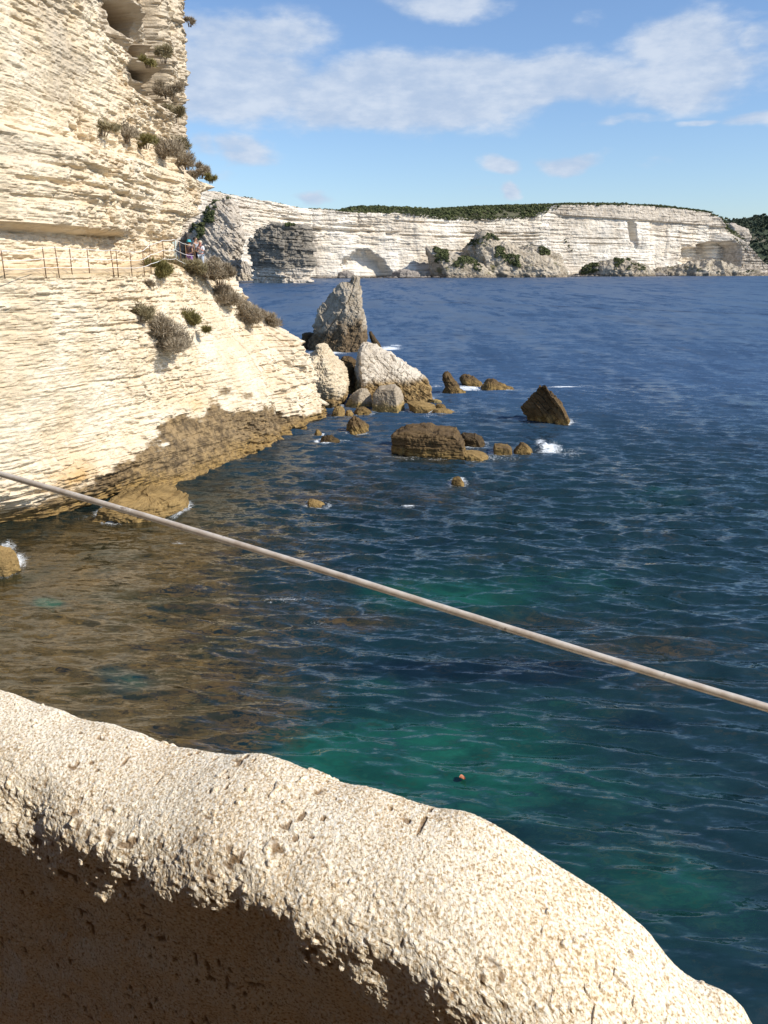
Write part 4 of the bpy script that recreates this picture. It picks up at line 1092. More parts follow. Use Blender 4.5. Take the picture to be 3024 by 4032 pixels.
def sea_material():
    m, nt, b = new_mat("sea_water")
    g = NT(nt)
    pos = g.pos()
    geo = g.n('ShaderNodeNewGeometry')
    # ripple slopes too small for the mesh
    def slope(sc, k):
        nx_ = g.n('ShaderNodeTexNoise'); nx_.inputs['Scale'].default_value = 1.0; nx_.inputs['Detail'].default_value = 4; nx_.inputs['Roughness'].default_value = 0.6
        g.l(g.scale(pos, sc), nx_.inputs['Vector'])
        return g.vmath('MULTIPLY', g.vmath('SUBTRACT', nx_.outputs['Color'], (.5, .5, .5)).outputs[0], k).outputs[0]
    sl = g.vmath('ADD', slope((3.4, 9.5, 1.0), (0.40, 1.15, 0)), slope((0.7, 2.6, 1.0), (0.22, 0.7, 0))).outputs[0]
    far = g.vmath('MULTIPLY', g.vmath('ADD', slope((0.35, 0.07, 1.0), (0.5, 1.6, 0)), slope((0.09, 0.014, 1.0), (0.3, 1.4, 0))).outputs[0], (1, 1, 0)).outputs[0]
    rs = g.n('ShaderNodeCombineXYZ'); ra = g.math('ADD', 1.0, g.math('MULTIPLY', g.attr('rest'), 3.0))
    for q in range(3): g.l(ra, rs.inputs[q])
    fs = g.n('ShaderNodeCombineXYZ'); fa = g.math('MULTIPLY', g.attr('rest'), 5.5)
    for q in range(3): g.l(fa, fs.inputs[q])
    sl = g.vmath('ADD', g.vmath('MULTIPLY', sl, rs.outputs[0]).outputs[0], g.vmath('MULTIPLY', far, fs.outputs[0]).outputs[0]).outputs[0]
    nn = g.vmath('NORMALIZE', g.vmath('ADD', geo.outputs['Normal'], sl).outputs[0]).outputs[0]
    g.l(nn, b.inputs['Normal'])
    # the bed as seen through moving water: shifted by the slope of the surface
    sl_ = g.vmath('MULTIPLY', nn, (-1.0, -1.7, 0)).outputs[0]
    wob = g.n('ShaderNodeTexNoise'); wob.inputs['Scale'].default_value = 1.0; wob.inputs['Detail'].default_value = 3
    g.l(g.scale(pos, (1.4, 5.0, 1.0)), wob.inputs['Vector'])
    pw = g.vmath('ADD', g.vmath('ADD', pos, sl_).outputs[0], g.vmath('MULTIPLY', g.vmath('SUBTRACT', wob.outputs['Color'], (.5, .5, .5)).outputs[0], (0.6, 0.35, 0)).outputs[0]).outputs[0]
    streak = g.noise(g.scale(pw, (1.1, 3.4, 1.0)), 1.0, 6, 0.68, 0.15)
    patch = g.noise(g.scale(pw, (0.35, 0.5, 1.0)), 1.0, 5, 0.6)
    fine = g.noise(g.scale(pw, (3.2, 8.0, 1.0)), 1.0, 4, 0.6)
    deep = g.mixc(g.attr('shallow'), (0.036, 0.074, 0.140), (0.005, 0.021, 0.024))
    gc = g.mixc(g.mapr(patch, 0.35, 0.65), (0.003, 0.036, 0.026), (0.008, 0.088, 0.055))
    gw = g.math('MULTIPLY', g.attr('green'), g.mapr(g.math('ADD', streak, g.math('MULTIPLY', g.attr('green'), 0.35)), 0.42, 0.75), clamp=True)
    c = g.mixc(gw, deep, gc)
    dw = g.math('MULTIPLY', g.mapr(g.math('ADD', g.attr('dark'), g.math('SUBTRACT', patch, 0.5)), 0.3, 0.8), 0.75)
    c = g.mixc(dw, c, (0.001, 0.006, 0.012))
    wc = g.mixc(g.mapr(streak, 0.36, 0.66), (0.006, 0.008, 0.005), (0.098, 0.062, 0.020))
    wc = g.mixc(g.mapr(fine, 0.55, 0.72), wc, (0.15, 0.10, 0.036))
    wc = g.mixc(g.math('MULTIPLY', g.mapr(g.math('ADD', g.math('MULTIPLY', patch, 0.7), g.math('MULTIPLY', streak, 0.3)), 0.50, 0.60), 0.85), wc, (0.010, 0.016, 0.008))
    ww = g.mapr(g.math('ADD', g.attr('weed'), g.math('MULTIPLY', g.math('SUBTRACT', streak, 0.5), 1.9)), 0.0, 1.05)
    c = g.mixc(ww, c, wc)
    c = g.mixc(g.math('MULTIPLY', g.attr('slick'), 0.85), c, (0.004, 0.012, 0.035))
    # foam
    fn = g.noise(g.scale(pw, (2.2, 4.5, 1.0)), 1.6, 7, 0.72, 0.8)
    fn2 = g.noise(g.scale(pos, (1.0, 1.4, 1.0)), 9.0, 5, 0.7)
    ff = g.math('ADD', g.attr('foam'), g.math('ADD', g.math('MULTIPLY', g.math('SUBTRACT', fn, 0.5), 2.2), g.math('MULTIPLY', g.math('SUBTRACT', fn2, 0.5), 0.7)))
    fm = g.math('MULTIPLY', g.mapr(ff, 0.62, 0.92), g.mapr(g.attr('foam'), 0.12, 0.35))
    c = g.mixc(fm, c, (0.80, 0.84, 0.86))
    g.l(c, b.inputs['Base Color'])
    g.l(g.math('MAXIMUM', g.math('MAXIMUM', 0.05, g.math('MULTIPLY', g.attr('rest'), 1.25)), g.math('MULTIPLY', fm, 0.8)), b.inputs['Roughness'])
    b.inputs['IOR'].default_value = 1.58
    b.inputs['Specular IOR Level'].default_value = 0.5
    return m

sea = build_sea()
tag(sea, "blue and green sea with brown weed patches showing in the shallows", "sea", kind='structure')

def floating_leaf():
    p = at_z(1820, 3076)
    n = 40
    t = np.linspace(0, 1, 9)
    V = []
    for a in t:
        w = 0.05 * math.sin(math.pi * a) ** 0.7 + 0.002
        for s in (-1, -.5, 0, .5, 1):
            V.append((p[0] + (a - .5) * 0.13, p[1] + s * w * 1.3, 0.07 + 0.03 * abs(s) + 0.02 * math.sin(a * 5)))
    V = np.array(V)
    up = mesh_np("leaf", np.concatenate([V, V - [0, 0, .006]]), [grid_faces(9, 5), grid_faces(9, 5, base=45)[:, ::-1]], plain_mat("orange_leaf", (0.34, 0.11, 0.045), 0.6, 0.2, 20), True)
    tag(up, "small orange leaf floating on the green water", "leaf")
floating_leaf()

# ------------------------------------------------------------------ parapet in the foreground
E = np.array([0.917, -0.398]); Nn = np.array([-0.398, -0.917])
A0 = np.array([-0.926, 1.65])
RIM = [(0,1493),(30,1502),(60,1515),(100,1526),(130,1531),(165,1550),(200,1556),(240,1562),(270,1574),(300,1580),(340,1600),(380,1612),(420,1614),(460,1620),(500,1629),(530,1626),(560,1626),(600,1637),(640,1651),(690,1666),(720,1681),(760,1690),(790,1690),(830,1704),(870,1719),(910,1732),(950,1745),(985,1748),(1020,1757),(1060,1778),(1100,1800),(1150,1832),(1200,1865),(1250,1894),(1290,1920),(1330,1948),(1370,1982),(1402,2008),(1424,2040),(1446,2072),(1472,2098),(1500,2119),(1530,2130),(1560,2141),(1590,2160),(1610,2180),(1625,2215)]
def build_parapet():
    S, Zr = [], []
    for (x, y) in RIM:
        u, v = x * 1.8228, y * 1.8228
        a, b, c = ray(u, v)
        # intersection with the vertical plane of the outer rim
        t = ((A0[0]) * -Nn[0] * -1 + A0[1] * -Nn[1] * -1) / (a * Nn[0] + b * Nn[1])
        p = np.array([a * t, b * t])
        S.append((p - A0) @ E); Zr.append(c * t)
    S, Zr = np.array(S), np.array(Zr)
    o = np.argsort(S); S, Zr = S[o], Zr[o]
    S = np.concatenate([[-2.2, -1.0, -.4], S, [S[-1] + .08, S[-1] + .3, S[-1] + 1.0]])
    Zr = np.concatenate([[Zr[0] + .02, Zr[0] + .05, Zr[0] + .01], Zr, [Zr[-1] - .12, Zr[-1] - .35, Zr[-1] - .5]])
    ss = np.concatenate([np.linspace(-2.2, -.12, 120, endpoint=False), np.linspace(-.12, 1.95, 860, endpoint=False), np.linspace(1.95, 2.7, 90)])
    zr = np.interp(ss, S, Zr)
    zr5 = np.convolve(np.pad(zr, 20, mode='edge'), np.hanning(41) / np.hanning(41).sum(), 'valid')
    zr = 0.35 * zr + 0.65 * zr5
    zsm = np.convolve(np.pad(zr, 75, mode='edge'), np.hanning(151) / np.hanning(151).sum(), 'valid')
    prof = np.array([(-.95, -11.2), (-.62, -6), (-.38, -2.5), (-.22, -1.1), (-.13, -.5), (-.075, -.2), (-.04, -.07), (-.016, -.015), (0, 0), (.045, -.002), (.10, -.008), (.15, -.020), (.19, -.038), (.225, -.066), (.245, -.10), (.25, -.145), (.242, -.20), (.222, -.28), (.19, -.40), (.15, -.60), (.12, -.95), (.12, -1.45)])
    seg = np.concatenate([[0], np.cumsum(np.hypot(np.diff(prof[:, 0]), np.diff(prof[:, 1])))])
    i0, i1 = seg[6], seg[19]
    q = np.concatenate([np.linspace(0, i0, 40, endpoint=False), np.linspace(i0, i1, 330, endpoint=False), np.linspace(i1, seg[-1], 60)])
    w = np.interp(q, seg, prof[:, 0]); dz = np.interp(q, seg, prof[:, 1])
    ker = np.hanning(25); ker /= ker.sum()
    w = np.convolve(np.pad(w, 12, mode='edge'), ker, 'valid'); dz = np.convolve(np.pad(dz, 12, mode='edge'), ker, 'valid')
    Ss, W = np.meshgrid(ss, w)
    DZ = np.repeat(dz[:, None], len(ss), 1)
    # the rim outline fades into a smoother line on the inside
    k = sstep(-0.01, 0.07, W)
    Zb = H + zr[None, :] * (1 - k) + zsm[None, :] * k + DZ
    # width grows and shrinks along the wall
    Wm = W * (1 + 0.04 * np.sin(Ss * 2.1 + 1)) * np.interp(Ss, [-2, 0, 1.0, 1.7, 2.5], [0.80, .84, 1.04, 1.18, 1.2])
    tw, tz = np.gradient(w), np.gradient(dz)
    nrm = np.hypot(tw, tz)
    nw, nz_ = -tz / nrm, tw / nrm
    sx = Ss; sq = np.repeat(q[:, None], len(ss), 1)
    lump = 0.008 * fbm(sx * 4, sq * 4, 0, 3, 101)
    inner = sstep(i0 + 0.22, i0 + 0.36, sq)
    edge = np.exp(-((sq - i0 - 0.34) / 0.13) ** 2)
    jag = inner * (0.022 * fbm(sx * 6.5, sq * 8, 3, 2, 102) + 0.003 * fbm(sx * 36, sq * 32, 3, 3, 103))
    knob = np.maximum(0, vnoise(sx * 85, sq * 125, 0, 104)) ** 1.5 * 0.0042 * (0.04 + 0.96 * edge)
    grain = 0.0004 * vnoise(sx * 130, sq * 130, 0, 105) + 0.0009 * vnoise(sx * 280, sq * 280, 0, 106)
    pitn = vnoise(sx * 75, sq * 75, 0, 107) + 0.45 * vnoise(sx * 10, sq * 10, 0, 108)
    pit = -0.004 * sstep(0.88, 1.05, pitn) * (1 - 0.8 * edge)
    nub = 0.005 * sstep(0.86, 1.08, vnoise(sx * 60 + 7, sq * 60, 0, 109) + 0.4 * vnoise(sx * 8, sq * 8, 0, 110))
    d = lump + jag + knob + grain + pit + nub
    d = d * sstep(0, 0.35, sq / i0)
    Wd = Wm + nw[:, None] * d
    Zd = Zb + nz_[:, None] * d
    PX = A0[0] + E[0] * Ss + Nn[0] * Wd
    PY = A0[1] + E[1] * Ss + Nn[1] * Wd
    V = np.stack([PX, PY, Zd], -1).reshape(-1, 3)
    m, nt, b = new_mat("gritty_sandstone")
    g = NT(nt)
    pos = g.pos()
    n1 = g.noise(pos, 5, 6, 0.65)
    n2 = g.noise(pos, 190, 2, 0.6)
    n3 = g.noise(pos, 70, 4, 0.7)
    c = g.mixc(g.mapr(n1, 0.34, 0.66), (0.78, 0.64, 0.45), (0.87, 0.77, 0.60))
    c = g.mixc(g.mapr(n2, 0.50, 0.62), c, (0.93, 0.87, 0.76))
    c = g.mixc(g.math('MULTIPLY', g.mapr(n3, 0.56, 0.68), 0.7), c, (0.36, 0.23, 0.11))
    c = g.mixc(g.math('MULTIPLY', g.mapr(n2, 0.46, 0.36), 0.85), c, (0.38, 0.25, 0.125))
    c = g.mixc(g.attr('pit'), c, (0.20, 0.115, 0.05))
    g.l(c, b.inputs['Base Color'])
    b.inputs['Roughness'].default_value = 0.95
    b.inputs['Specular IOR Level'].default_value = 0.1
    g.l(g.bump(g.math('ADD', g.noise(pos, 330, 4, 0.75), g.math('MULTIPLY', n3, 0.35)), 0.6, 0.005), b.inputs['Normal'])
    o = mesh_np("stone_parapet", V, [grid_faces(len(q), len(ss))], m, False, dict(pit=(sstep(0.86, 1.04, pitn) * 0.8).ravel()))
    tag(o, "rough gritty cream stone parapet in the foreground, sunlit on top", "wall")
    return m
M_grit = build_parapet()

# unseen carved walkway round the camera, added to block sky light: floor, back wall and roof of rock
def build_overhang():
    ss = np.linspace(-3.5, 9.0, 150)
    prof = [(0.31, -2.35), (0.7, -2.40), (1.3, -2.40), (1.75, -2.35), (1.95, -1.9), (2.1, -1.0), (2.1, 0.0), (1.95, 0.8), (1.6, 1.35), (1.2, 1.6), (0.85, 1.68), (0.62, 1.72), (0.55, 1.85), (0.6, 2.2), (0.9, 3.2), (1.6, 5.5), (2.6, 9)]
    prof = np.array(prof)
    t = np.linspace(0, len(prof) - 1, 120)
    w = np.interp(t, np.arange(len(prof)), prof[:, 0]); z = np.interp(t, np.arange(len(prof)), prof[:, 1])
    S_, W = np.meshgrid(ss, w)
    Zz = H + np.repeat(z[:, None], len(ss), 1)
    n = fbm(S_ * 1.6, np.repeat(t[:, None], len(ss), 1) * 0.35, 0, 4, 121)
    lim = np.repeat(sstep(40, 60, np.arange(120))[:, None], len(ss), 1)
    W = W + 0.12 * n * lim + 0.0
    Zz = Zz + 0.10 * fbm(S_ * 2, W * 2, 5, 3, 122) * lim
    V = np.stack([A0[0] + E[0] * S_ + Nn[0] * W, A0[1] + E[1] * S_ + Nn[1] * W, Zz], -1)
    o = mesh_np("shading_overhang", V.reshape(-1, 3), [grid_faces(120, len(ss))], plain_mat("bounce_tint_rock", (0.27, 0.135, 0.05), 0.95, 0.3, 4.0), False)  # brown set to dim and warm the light bounced onto the parapet
    tag(o, "unseen rock walkway and overhang around the viewpoint, added to block sky light", "cliff", kind='structure')
build_overhang()

# handrail rod
def build_rail():
    a = at_y(0, 1863, 1.84); b = at_y(3024, 2775, 1.15)
    dvec = b - a
    root = empty("handrail", tuple(a - dvec * 0.55 - [0, 0, 0.55]))
    base = np.array(root.location)
    ts = np.linspace(-0.6, 1.5, 140)
    pts = a[None] + dvec[None] * ts[:, None]
    pts[:, 2] += 0.004 * np.sin(ts * 5.0) - 0.002
    V, Fq, caps = tube_arrays(pts - base, 0.0073 + 0.00025 * vnoise(ts * 40, 0 * ts, 0, 4), 28)
    m, nt, bs = new_mat("weathered_rod")
    g = NT(nt)
    n = g.noise(g.pos(), 30, 5, 0.65)
    c = g.mixc(g.mapr(n, 0.3, 0.7), (0.55, 0.46, 0.37), (0.76, 0.69, 0.60))
    c = g.mixc(g.math('MULTIPLY', g.mapr(n, 0.62, 0.74), 0.8), c, (0.17, 0.10, 0.06))
    g.l(c, bs.inputs['Base Color'])
    bs.inputs['Roughness'].default_value = 0.34
    bs.inputs['Metallic'].default_value = 0.25
    bs.inputs['Specular IOR Level'].default_value = 0.7
    mesh_np("rod", V, [Fq, caps], m, True, parent=root)
    for t, dz in ((-0.5, 0.62), (1.42, 1.0)):
        p = a + dvec * t
        V, Fq, caps = tube_arrays(np.array([p + [0, 0, 0.012], p - [0, 0, dz * .5], p - [0, 0, dz]]) - base, 0.012, 14)
        mesh_np("post", V, [Fq, caps], m, True, parent=root)
    tag(root, "thin weathered metal handrail rod running above the stone parapet", "handrail")
build_rail()

# ------------------------------------------------------------------ shrubs on the cliff
M_twig = leaf_mat("grey_twigs", (0.22, 0.17, 0.115), (0.34, 0.275, 0.19), (0.42, 0.35, 0.25), 3.0)
M_olive = leaf_mat("olive_leaves", (0.12, 0.115, 0.042), (0.20, 0.175, 0.065), (0.27, 0.22, 0.08), 3.0)
M_mix = leaf_mat("grey_green_leaves", (0.17, 0.145, 0.08), (0.28, 0.235, 0.135), (0.35, 0.29, 0.17), 3.0)
M_stem = plain_mat("shrub_stem", (0.16, 0.11, 0.07), 0.9, 0.3, 8)

def shrub(name, label, u0, u1, v0, v1, mat, seed, group, dens=1.0, tilt=0.0, depth=None, back=0.15, at=None):
    """a shrub filling the photo box u0..u1, v0..v1, rooted on the cliff"""
    rng = np.random.default_rng(seed)
    um = (u0 + u1) / 2
    if at is None:
        p = hit_cliff(um, v1 - (v1 - v0) * 0.25)
        if p is None: p = hit_cliff(um - (u1 - u0) * 0.3, v1)
        if p is None: p = at_y(um, v1, 50)
    else:
        p = at_y(um, v1, at)
    y = p[1]
    a, b = at_y(u0, v1, y), at_y(u1, v0, y)
    rx = (b[0] - a[0]) / 2; hz = b[2] - a[2]
    rd = depth or min(rx, hz) * 0.8
    c = np.array([(a[0] + b[0]) / 2, y + back * rd, a[2]])
    root = empty(name, tuple(c))
    n = int(3800 * dens * max(0.35, min(3.0, rx * hz / 0.8)))
    # sub-clumps give the crown an uneven outline
    K = max(9, int(rx * 15))
    cc = np.stack([rng.uniform(-.9, .9, K) * rx, rng.uniform(-.6, .5, K) * rd, np.zeros(K)], -1)
    hh = hz * np.sqrt(np.clip(1 - (cc[:, 0] / rx) ** 2 * 0.75, 0.1, 1))
    cc[:, 2] = hh * rng.uniform(0.05, 0.66, K) + tilt * cc[:, 0] / rx * hz
    cr = np.minimum(hz, rx * 1.2) * rng.uniform(0.16, 0.46, K)
    ki = rng.integers(0, K, n)
    d = rng.normal(size=(n, 3)); d /= np.linalg.norm(d, axis=1)[:, None]
    d[:, 2] = d[:, 2] * 0.7 + 0.25
    pos = cc[ki] + d * (cr[ki] * rng.uniform(0.2, 1.0, n) ** 0.6)[:, None]
    dirv = d + np.array([0, 0, 0.6]) + 0.55 * rng.normal(size=(n, 3)); dirv /= np.linalg.norm(dirv, axis=1)[:, None]
    L = rng.uniform(0.09, 0.26, n) * (0.8 + 0.4 * min(1, hz))
    w = rng.uniform(0.010, 0.026, n)
    side = np.cross(dirv, rng.normal(size=(n, 3))); side /= np.linalg.norm(side, axis=1)[:, None] + 1e-6
    V = np.stack([pos - side * w[:, None], pos + side * w[:, None], pos + dirv * L[:, None]], 1).reshape(-1, 3)
    tone = np.repeat(np.clip(rng.uniform(0, 1, K)[ki] * .6 + rng.uniform(0, .5, n), 0, 1), 3)
    mesh_np("foliage", V, [np.arange(n * 3).reshape(-1, 3)], mat, False, dict(tone=tone), parent=root)
    # stems
    Vs, Fs, Cs, bse = [], [], [], 0
    for k in range(K):
        e = cc[k] * [0.8, 0.8, 0.9]
        pts = np.array([[cc[k][0] * .35, cc[k][1] * .3 + .1 * rd, -0.12], [e[0] * .65, e[1] * .6, e[2] * .5], e])
        v_, f_, c_ = tube_arrays(pts, np.array([.022, .014, .006]), 5)
        Vs.append(v_); Fs.append(f_ + bse); Cs.append(c_ + bse); bse += len(v_)
    mesh_np("stem", np.concatenate(Vs), [np.concatenate(Fs), np.concatenate(Cs)], M_stem, False, parent=root)
    tag(root, label, "shrub", group)
    return root

D = 1.8228
GS = "shrubs growing on the near cliff"
def sh(label, x0, x1, y0, y1, mat, seed, **kw):
    ex, ey = (x1 - x0) * 0.06, (y1 - y0) * -0.05
    shrub("shrub", label, (x0 - ex) * D, (x1 + ex) * D, (y0 - ey) * D, (y1 + ey * .4) * D, mat, seed, GS, **kw)
sh("olive shrub at the left end of the ledge under the smooth upper wall", 180, 250, 258, 288, M_mix, 1)
sh("grey-brown shrub next right on the upper ledge, between two olive ones", 226, 304, 268, 304, M_twig, 2)
sh("olive shrub in the middle of the upper ledge", 278, 340, 282, 316, M_olive, 3)
sh("largest grey shrub on the upper ledge below the buttress", 300, 376, 284, 338, M_twig, 4, dens=1.2)
sh("olive shrub at the foot of the buttress above the ledge", 346, 400, 284, 330, M_mix, 5)
sh("brown scrubby shrub on the slope below the buttress edge", 376, 426, 326, 362, M_twig, 6)
sh("low brown shrub clinging to the skyline slope right of the upper ledge", 408, 450, 350, 382, M_twig, 7)
sh("small dark tuft at the tip of the upper ledge against the sky", 444, 464, 372, 392, M_olive, 8)
sh("dark green shrub high in the cleft of the cliff", 338, 364, 84, 132, M_mix, 9, at=51)
sh("olive shrub beside a pale pillar in the cleft", 304, 330, 116, 142, M_olive, 10, at=49)
sh("brown shrub below the dark green one in the cleft", 342, 384, 160, 210, M_twig, 11, at=51.5)
sh("grey-green shrub low in the cleft above the ledge", 348, 394, 212, 262, M_mix, 12, at=51.5)
sh("brown tuft hanging on the outer edge of the buttress near its top", 402, 416, 32, 54, M_twig, 13, at=56)
sh("yellow-green shrub by the fence on the path", 308, 362, 552, 600, M_olive, 14, dens=1.3)
sh("grey-green shrub below the path in front of the people", 370, 434, 544, 590, M_mix, 15, dens=1.3, at=43.8)
sh("grey twiggy shrub at the cliff edge right of the people", 422, 476, 556, 596, M_twig, 16, dens=1.2, at=45)
sh("tall brown shrub on the cliff edge hiding the corner of the path", 446, 502, 536, 612, M_twig, 17, dens=1.3, at=46.0)
sh("big grey shrub hanging on the bare lower cliff face", 282, 384, 662, 745, M_twig, 18, dens=1.25, tilt=-.25)
sh("smaller olive-topped shrub at the upper left of the big grey one", 268, 322, 650, 690, M_mix, 19)
sh("round olive shrub right of the big grey shrub on the lower face", 370, 442, 658, 714, M_olive, 20, dens=1.25, tilt=-.15)
sh("brown shrub at the top of the ridge running down to the sea", 440, 502, 600, 658, M_twig, 21, dens=1.2)
sh("grey-brown shrub in the middle of the ridge running down to the sea", 488, 556, 630, 692, M_twig, 22, dens=1.2, tilt=-.25)
sh("low rusty shrub at the lower end of the ridge running down to the sea", 540, 606, 664, 706, M_twig, 23, tilt=-.3)
sh("small dry tuft just below the path by the yellow-green shrub", 300, 332, 604, 618, M_twig, 24)

# ------------------------------------------------------------------ rope fence
def build_fence():
    posts = [(4, 985), (167, 973), (215, 969), (273, 975), (342, 977), (434, 981), (456, 982), (511, 989), (561, 984), (588, 959), (639, 942), (685, 938), (706, 948), (729, 957), (764, 960)]
    lean = [.0, .0, .04, -.01, .0, .05, 0, .0, -.01, -.03, .0, .0, .02, .0, .02]
    root = empty("rope_fence", (-12.5, 33.5, 9.8))
    base = np.array(root.location)
    m = plain_mat("rusty_iron", (0.20, 0.12, 0.065), 0.8, 0.35, 12, 0.2)
    mr = plain_mat("white_rope", (0.78, 0.76, 0.72), 0.9, 0.1, 30)
    uu = [0, 167, 340, 511, 640, 770]; yy = [28.9, 30.9, 33.1, 36.1, 40, 46]
    tops, bots = [], []
    for (u, v), ln in zip(posts, lean):
        y = float(np.interp(u, uu, yy))
        t = at_y(u, v, y)
        z0 = 9.80 + float(zpath(y)) - 0.05
        bt = np.array([t[0] + ln, y, z0])
        V, Fq, caps = tube_arrays(np.array([bt - [0, 0, .15], (bt + t) / 2, t]) - base, 0.021, 8)
        mesh_np("post", V, [Fq, caps], m, True, parent=root)
        tops.append(t); bots.append(bt)
    tops, bots = np.array(tops), np.array(bots)
    for fr in (0.96, 0.58, 0.24):
        pts = []
        for i in range(len(tops) - 1):
            a = bots[i] + (tops[i] - bots[i]) * fr; b = bots[i + 1] + (tops[i + 1] - bots[i + 1]) * fr
            for t in np.linspace(0, 1, 7)[:-1]:
                p = a + (b - a) * t; p = p - [0, 0, 0.035 * np.linalg.norm(b - a) * 4 * t * (1 - t) * .5]
                pts.append(p + [0.02, -0.02, 0])
        V, Fq, caps = tube_arrays(np.array(pts) - base, 0.013, 6)
        mesh_np("rope", V, [Fq, caps], mr, True, parent=root)
    tag(root, "rusty post and white rope fence along the cliff path", "fence")
build_fence()

# ------------------------------------------------------------------ people on the path
def skin_obj(name, verts, edges, radii, mat, parent, sub=1, root_i=0):
    me = bpy.data.meshes.new(name)
    me.from_pydata([tuple(v) for v in verts], edges, [])
    me.materials.append(mat)
    o = bpy.data.objects.new(name, me)
    link(o); o.parent = parent
    md = o.modifiers.new("skin", 'SKIN')
    md.use_smooth_shade = True
    for i, r in enumerate(radii):
        sv = me.skin_vertices[0].data[i]
        sv.radius = (r, r) if np.isscalar(r) else r
        sv.use_root = (i == root_i)
    s = o.modifiers.new("sub", 'SUBSURF'); s.levels = sub; s.render_levels = sub
    return o

def chain(V, E_, R, start, pts, rads):
    prev = start
    for p, r in zip(pts, rads):
        V.append(np.array(p, float)); R.append(r); E_.append((prev, len(V) - 1)); prev = len(V) - 1
    return prev

def person(label, loc, rz, height, skin, shirt, legs, hair, pose, hat=None, long_legs=True, straps=None):
    root = empty("person", tuple(loc), rz)
    k = height / 1.75
    V, E_, R = [np.array([0, 0, .95])], [], [.13]
    tor = chain(V, E_, R, 0, [(0, 0, 1.1), (0, .01, 1.27), (0, 0, 1.42)], [.125, .145, .13])
    nk = chain(V, E_, R, tor, [(0, -.01, 1.50), (0, -.02, 1.58), (0, -.025, 1.67), (0, -.015, 1.735)], [.055, .078, .098, .06])
    V.append(np.array([0, -.125, 1.615])); R.append(.016); E_.append((nk - 1, len(V) - 1))
    for s in (-1, 1):
        V.append(np.array([s * .098, -.01, 1.63])); R.append(.018); E_.append((nk - 1, len(V) - 1))
    hands = []
    for s, key in ((-1, 'armL'), (1, 'armR')):
        sh_, el, wr = [np.array(p, float) for p in pose[key]]
        w = chain(V, E_, R, tor, [sh_, el, wr], [.062, .043, .03])
        dv = wr - el; dv /= np.linalg.norm(dv)
        sd = np.cross(dv, [0, 0, 1.0]); sd /= np.linalg.norm(sd) + 1e-6
        palm = chain(V, E_, R, w, [wr + dv * .07], [.034])
        for q, ln in zip((-.027, -.009, .009, .027), (.065, .08, .075, .055)):
            b0 = wr + dv * .09 + sd * q
            chain(V, E_, R, palm, [b0, b0 + dv * ln * .5 + [0, 0, -.004], b0 + dv * ln + [0, 0, -.016]], [.009, .0085, .007])
        chain(V, E_, R, w, [wr + dv * .045 + sd * .042 * -s, wr + dv * .085 + sd * .056 * -s], [.011, .009])
    for s, key in ((-1, 'legL'), (1, 'legR')):
        hp, kn, an = [np.array(p, float) for p in pose[key]]
        a = chain(V, E_, R, 0, [hp, kn, an], [.088, .058, .042])
        chain(V, E_, R, a, [an + [0, -.07, -.035], an + [0, -.16, -.045]], [.038, .028])
    ms = plain_mat("skin_tone", skin, 0.6, 0.06, 20)
    skin_obj("body", [v * k for v in V], E_, [r * k for r in R], ms, root)
    # shirt
    V, E_, R = [np.array([0, 0, .97])], [], [.148]
    tor = chain(V, E_, R, 0, [(0, 0, 1.1), (0, .01, 1.27), (0, 0, 1.41)], [.145, .162, .146])
    for key in ('armL', 'armR'):
        sh_, el, wr = [np.array(p, float) for p in pose[key]]
        chain(V, E_, R, tor, [sh_, sh_ + (el - sh_) * pose.get('sleeve', .55)], [.075, .066])
    skin_obj("shirt", [v * k for v in V], E_, [r * k for r in R], plain_mat("shirt_cloth", shirt, 0.9, 0.08, 12), root)
    V, E_, R = [np.array([0, 0, .93])], [], [.15]
    for key in ('legL', 'legR'):
        hp, kn, an = [np.array(p, float) for p in pose[key]]
        if long_legs: chain(V, E_, R, 0, [hp, kn, an + [0, 0, .05]], [.102, .076, .066])
        else: chain(V, E_, R, 0, [hp, hp + (kn - hp) * .9], [.106, .10])
    skin_obj("trousers" if long_legs else "shorts", [v * k for v in V], E_, [r * k for r in R], plain_mat("trouser_cloth", legs, 0.9, 0.08, 12), root)
    # hair: cap over the back and top of the head
    Vh = []
    nu, nv = 20, 12
    for i in range(nv):
        ph = math.pi * 0.62 * i / (nv - 1)
        for j in range(nu):
            th = 2 * math.pi * j / nu
            r = .112 * (1 + .04 * math.sin(3 * th + i))
            x, y_ = r * math.sin(ph) * math.sin(th), r * 1.06 * math.sin(ph) * math.cos(th) + .012
            z = 1.655 + .112 * math.cos(ph)
            if y_ < -.05 and z < 1.665: z = 1.665 + (z - 1.665) * .08; y_ = max(y_, -.115)
            Vh.append((x * k, y_ * k, z * k))
    mesh_np("hair", np.array(Vh), [grid_faces(nv, nu, wrap=True)], plain_mat("hair_strands", hair, 0.6, 0.3, 40), True, parent=root)
    for s in (-1, 1):
        c = np.array([s * .034, -.108, 1.65]) * k
        th = np.linspace(0, 2 * math.pi, 10, endpoint=False)
        Ve = np.concatenate([[c + np.array([math.cos(t) * .013, -.006 + .004 * (ring), math.sin(t) * .009]) * (1 - .4 * (1 - ring)) + c * 0 for t in th] for ring in (1, 0)])
        Ve = np.concatenate([Ve])
        mesh_np("eye", Ve, [grid_faces(2, 10, wrap=True), np.arange(10, 20)[None]], M_eye, True, parent=root)
    mth = np.array([[-.024, -.112, 1.572], [.024, -.112, 1.572], [.018, -.118, 1.562], [-.018, -.118, 1.562]]) * k
    mesh_np("mouth", np.concatenate([mth, mth + [0, .02, 0]]), [np.array([[0, 1, 2, 3], [4, 7, 6, 5], [0, 4, 5, 1], [1, 5, 6, 2], [2, 6, 7, 3], [3, 7, 4, 0]])], M_lip, False, parent=root)
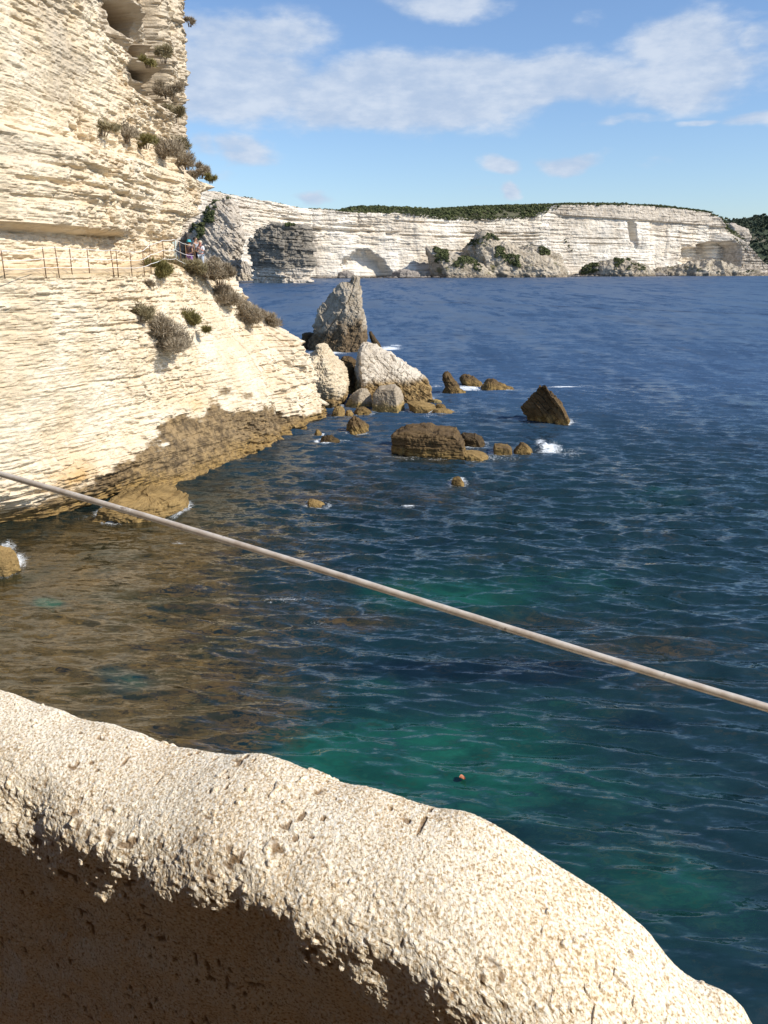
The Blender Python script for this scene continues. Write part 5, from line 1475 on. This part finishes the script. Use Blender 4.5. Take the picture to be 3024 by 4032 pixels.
    if hat:
        Vh = []
        prof = [(.0, 1.80), (.06, 1.795), (.105, 1.77), (.12, 1.70), (.125, 1.67), (.185, 1.655), (.185, 1.648), (.12, 1.655)]
        for r, z in prof:
            for j in range(24):
                t = 2 * math.pi * j / 24
                Vh.append((max(r, .002) * math.cos(t) * k, max(r, .002) * math.sin(t) * k, z * k))
        mesh_np("hat", np.array(Vh), [grid_faces(len(prof), 24, wrap=True)], plain_mat("hat_cloth", hat, 0.85, 0.08, 20), True, parent=root)
    if straps:
        for s in (-1, 1):
            pts = np.array([(s * .10, .13, 1.15), (s * .11, .12, 1.40), (s * .11, 0, 1.545), (s * .11, -.15, 1.38), (s * .12, -.165, 1.15)]) * k
            Vt, Fq, caps = tube_arrays(pts, .022 * k, 6)
            mesh_np("strap", Vt, [Fq, caps], plain_mat("strap_webbing", straps, .9, .1, 10), True, parent=root)
    tag(root, label, "person")
    return root

M_eye = plain_mat("dark_eye", (0.03, 0.02, 0.015), 0.3, 0.1, 10)
M_lip = plain_mat("lips", (0.40, 0.15, 0.12), 0.6, 0.1, 10)
stand = dict(armL=[(-.19, 0, 1.40), (-.25, .02, 1.13), (-.24, -.06, .88)], armR=[(.19, 0, 1.40), (.25, .02, 1.13), (.24, -.06, .88)],
             legL=[(-.09, 0, .88), (-.10, -.01, .49), (-.11, .02, .09)], legR=[(.09, 0, .88), (.10, -.02, .49), (.12, .01, .09)])
hold = dict(armL=[(-.18, 0, 1.40), (-.24, -.06, 1.14), (-.07, -.26, 1.30)], armR=[(.18, 0, 1.40), (.24, -.06, 1.14), (.07, -.26, 1.30)],
            legL=stand['legL'], legR=stand['legR'], sleeve=.9)
walk = dict(armL=[(-.19, 0, 1.40), (-.25, .07, 1.14), (-.24, .06, .90)], armR=[(.19, 0, 1.40), (.25, -.06, 1.13), (.22, -.20, .93)],
            legL=[(-.09, 0, .88), (-.10, -.12, .50), (-.10, -.10, .10)], legR=[(.09, 0, .88), (.10, .05, .49), (.11, .20, .13)], sleeve=.2)
PY_ = 46.3
def pz(u, y, z=9.84): return (x_of(u, y, z), y, z)
person("person in teal hat and purple shorts at the corner of the cliff path", pz(752, 46.0, 9.82), math.radians(150), 1.62, (.42, .25, .16), (.10, .07, .08), (.30, .16, .42), (.03, .02, .015), stand, hat=(.03, .36, .42), long_legs=False)
person("dark-haired person in grey sleeveless shirt and black shorts on the cliff path", pz(777, 46.4, 9.84), math.radians(70), 1.78, (.38, .21, .13), (.34, .34, .36), (.03, .03, .035), (.025, .018, .014), walk, long_legs=False)
person("person in white shirt and pale trousers with dark straps, hands at chest", pz(796, 46.0, 9.80), math.radians(-20), 1.62, (.52, .24, .17), (.80, .82, .86), (.50, .56, .64), (.60, .50, .38), hold, straps=(.05, .06, .08))
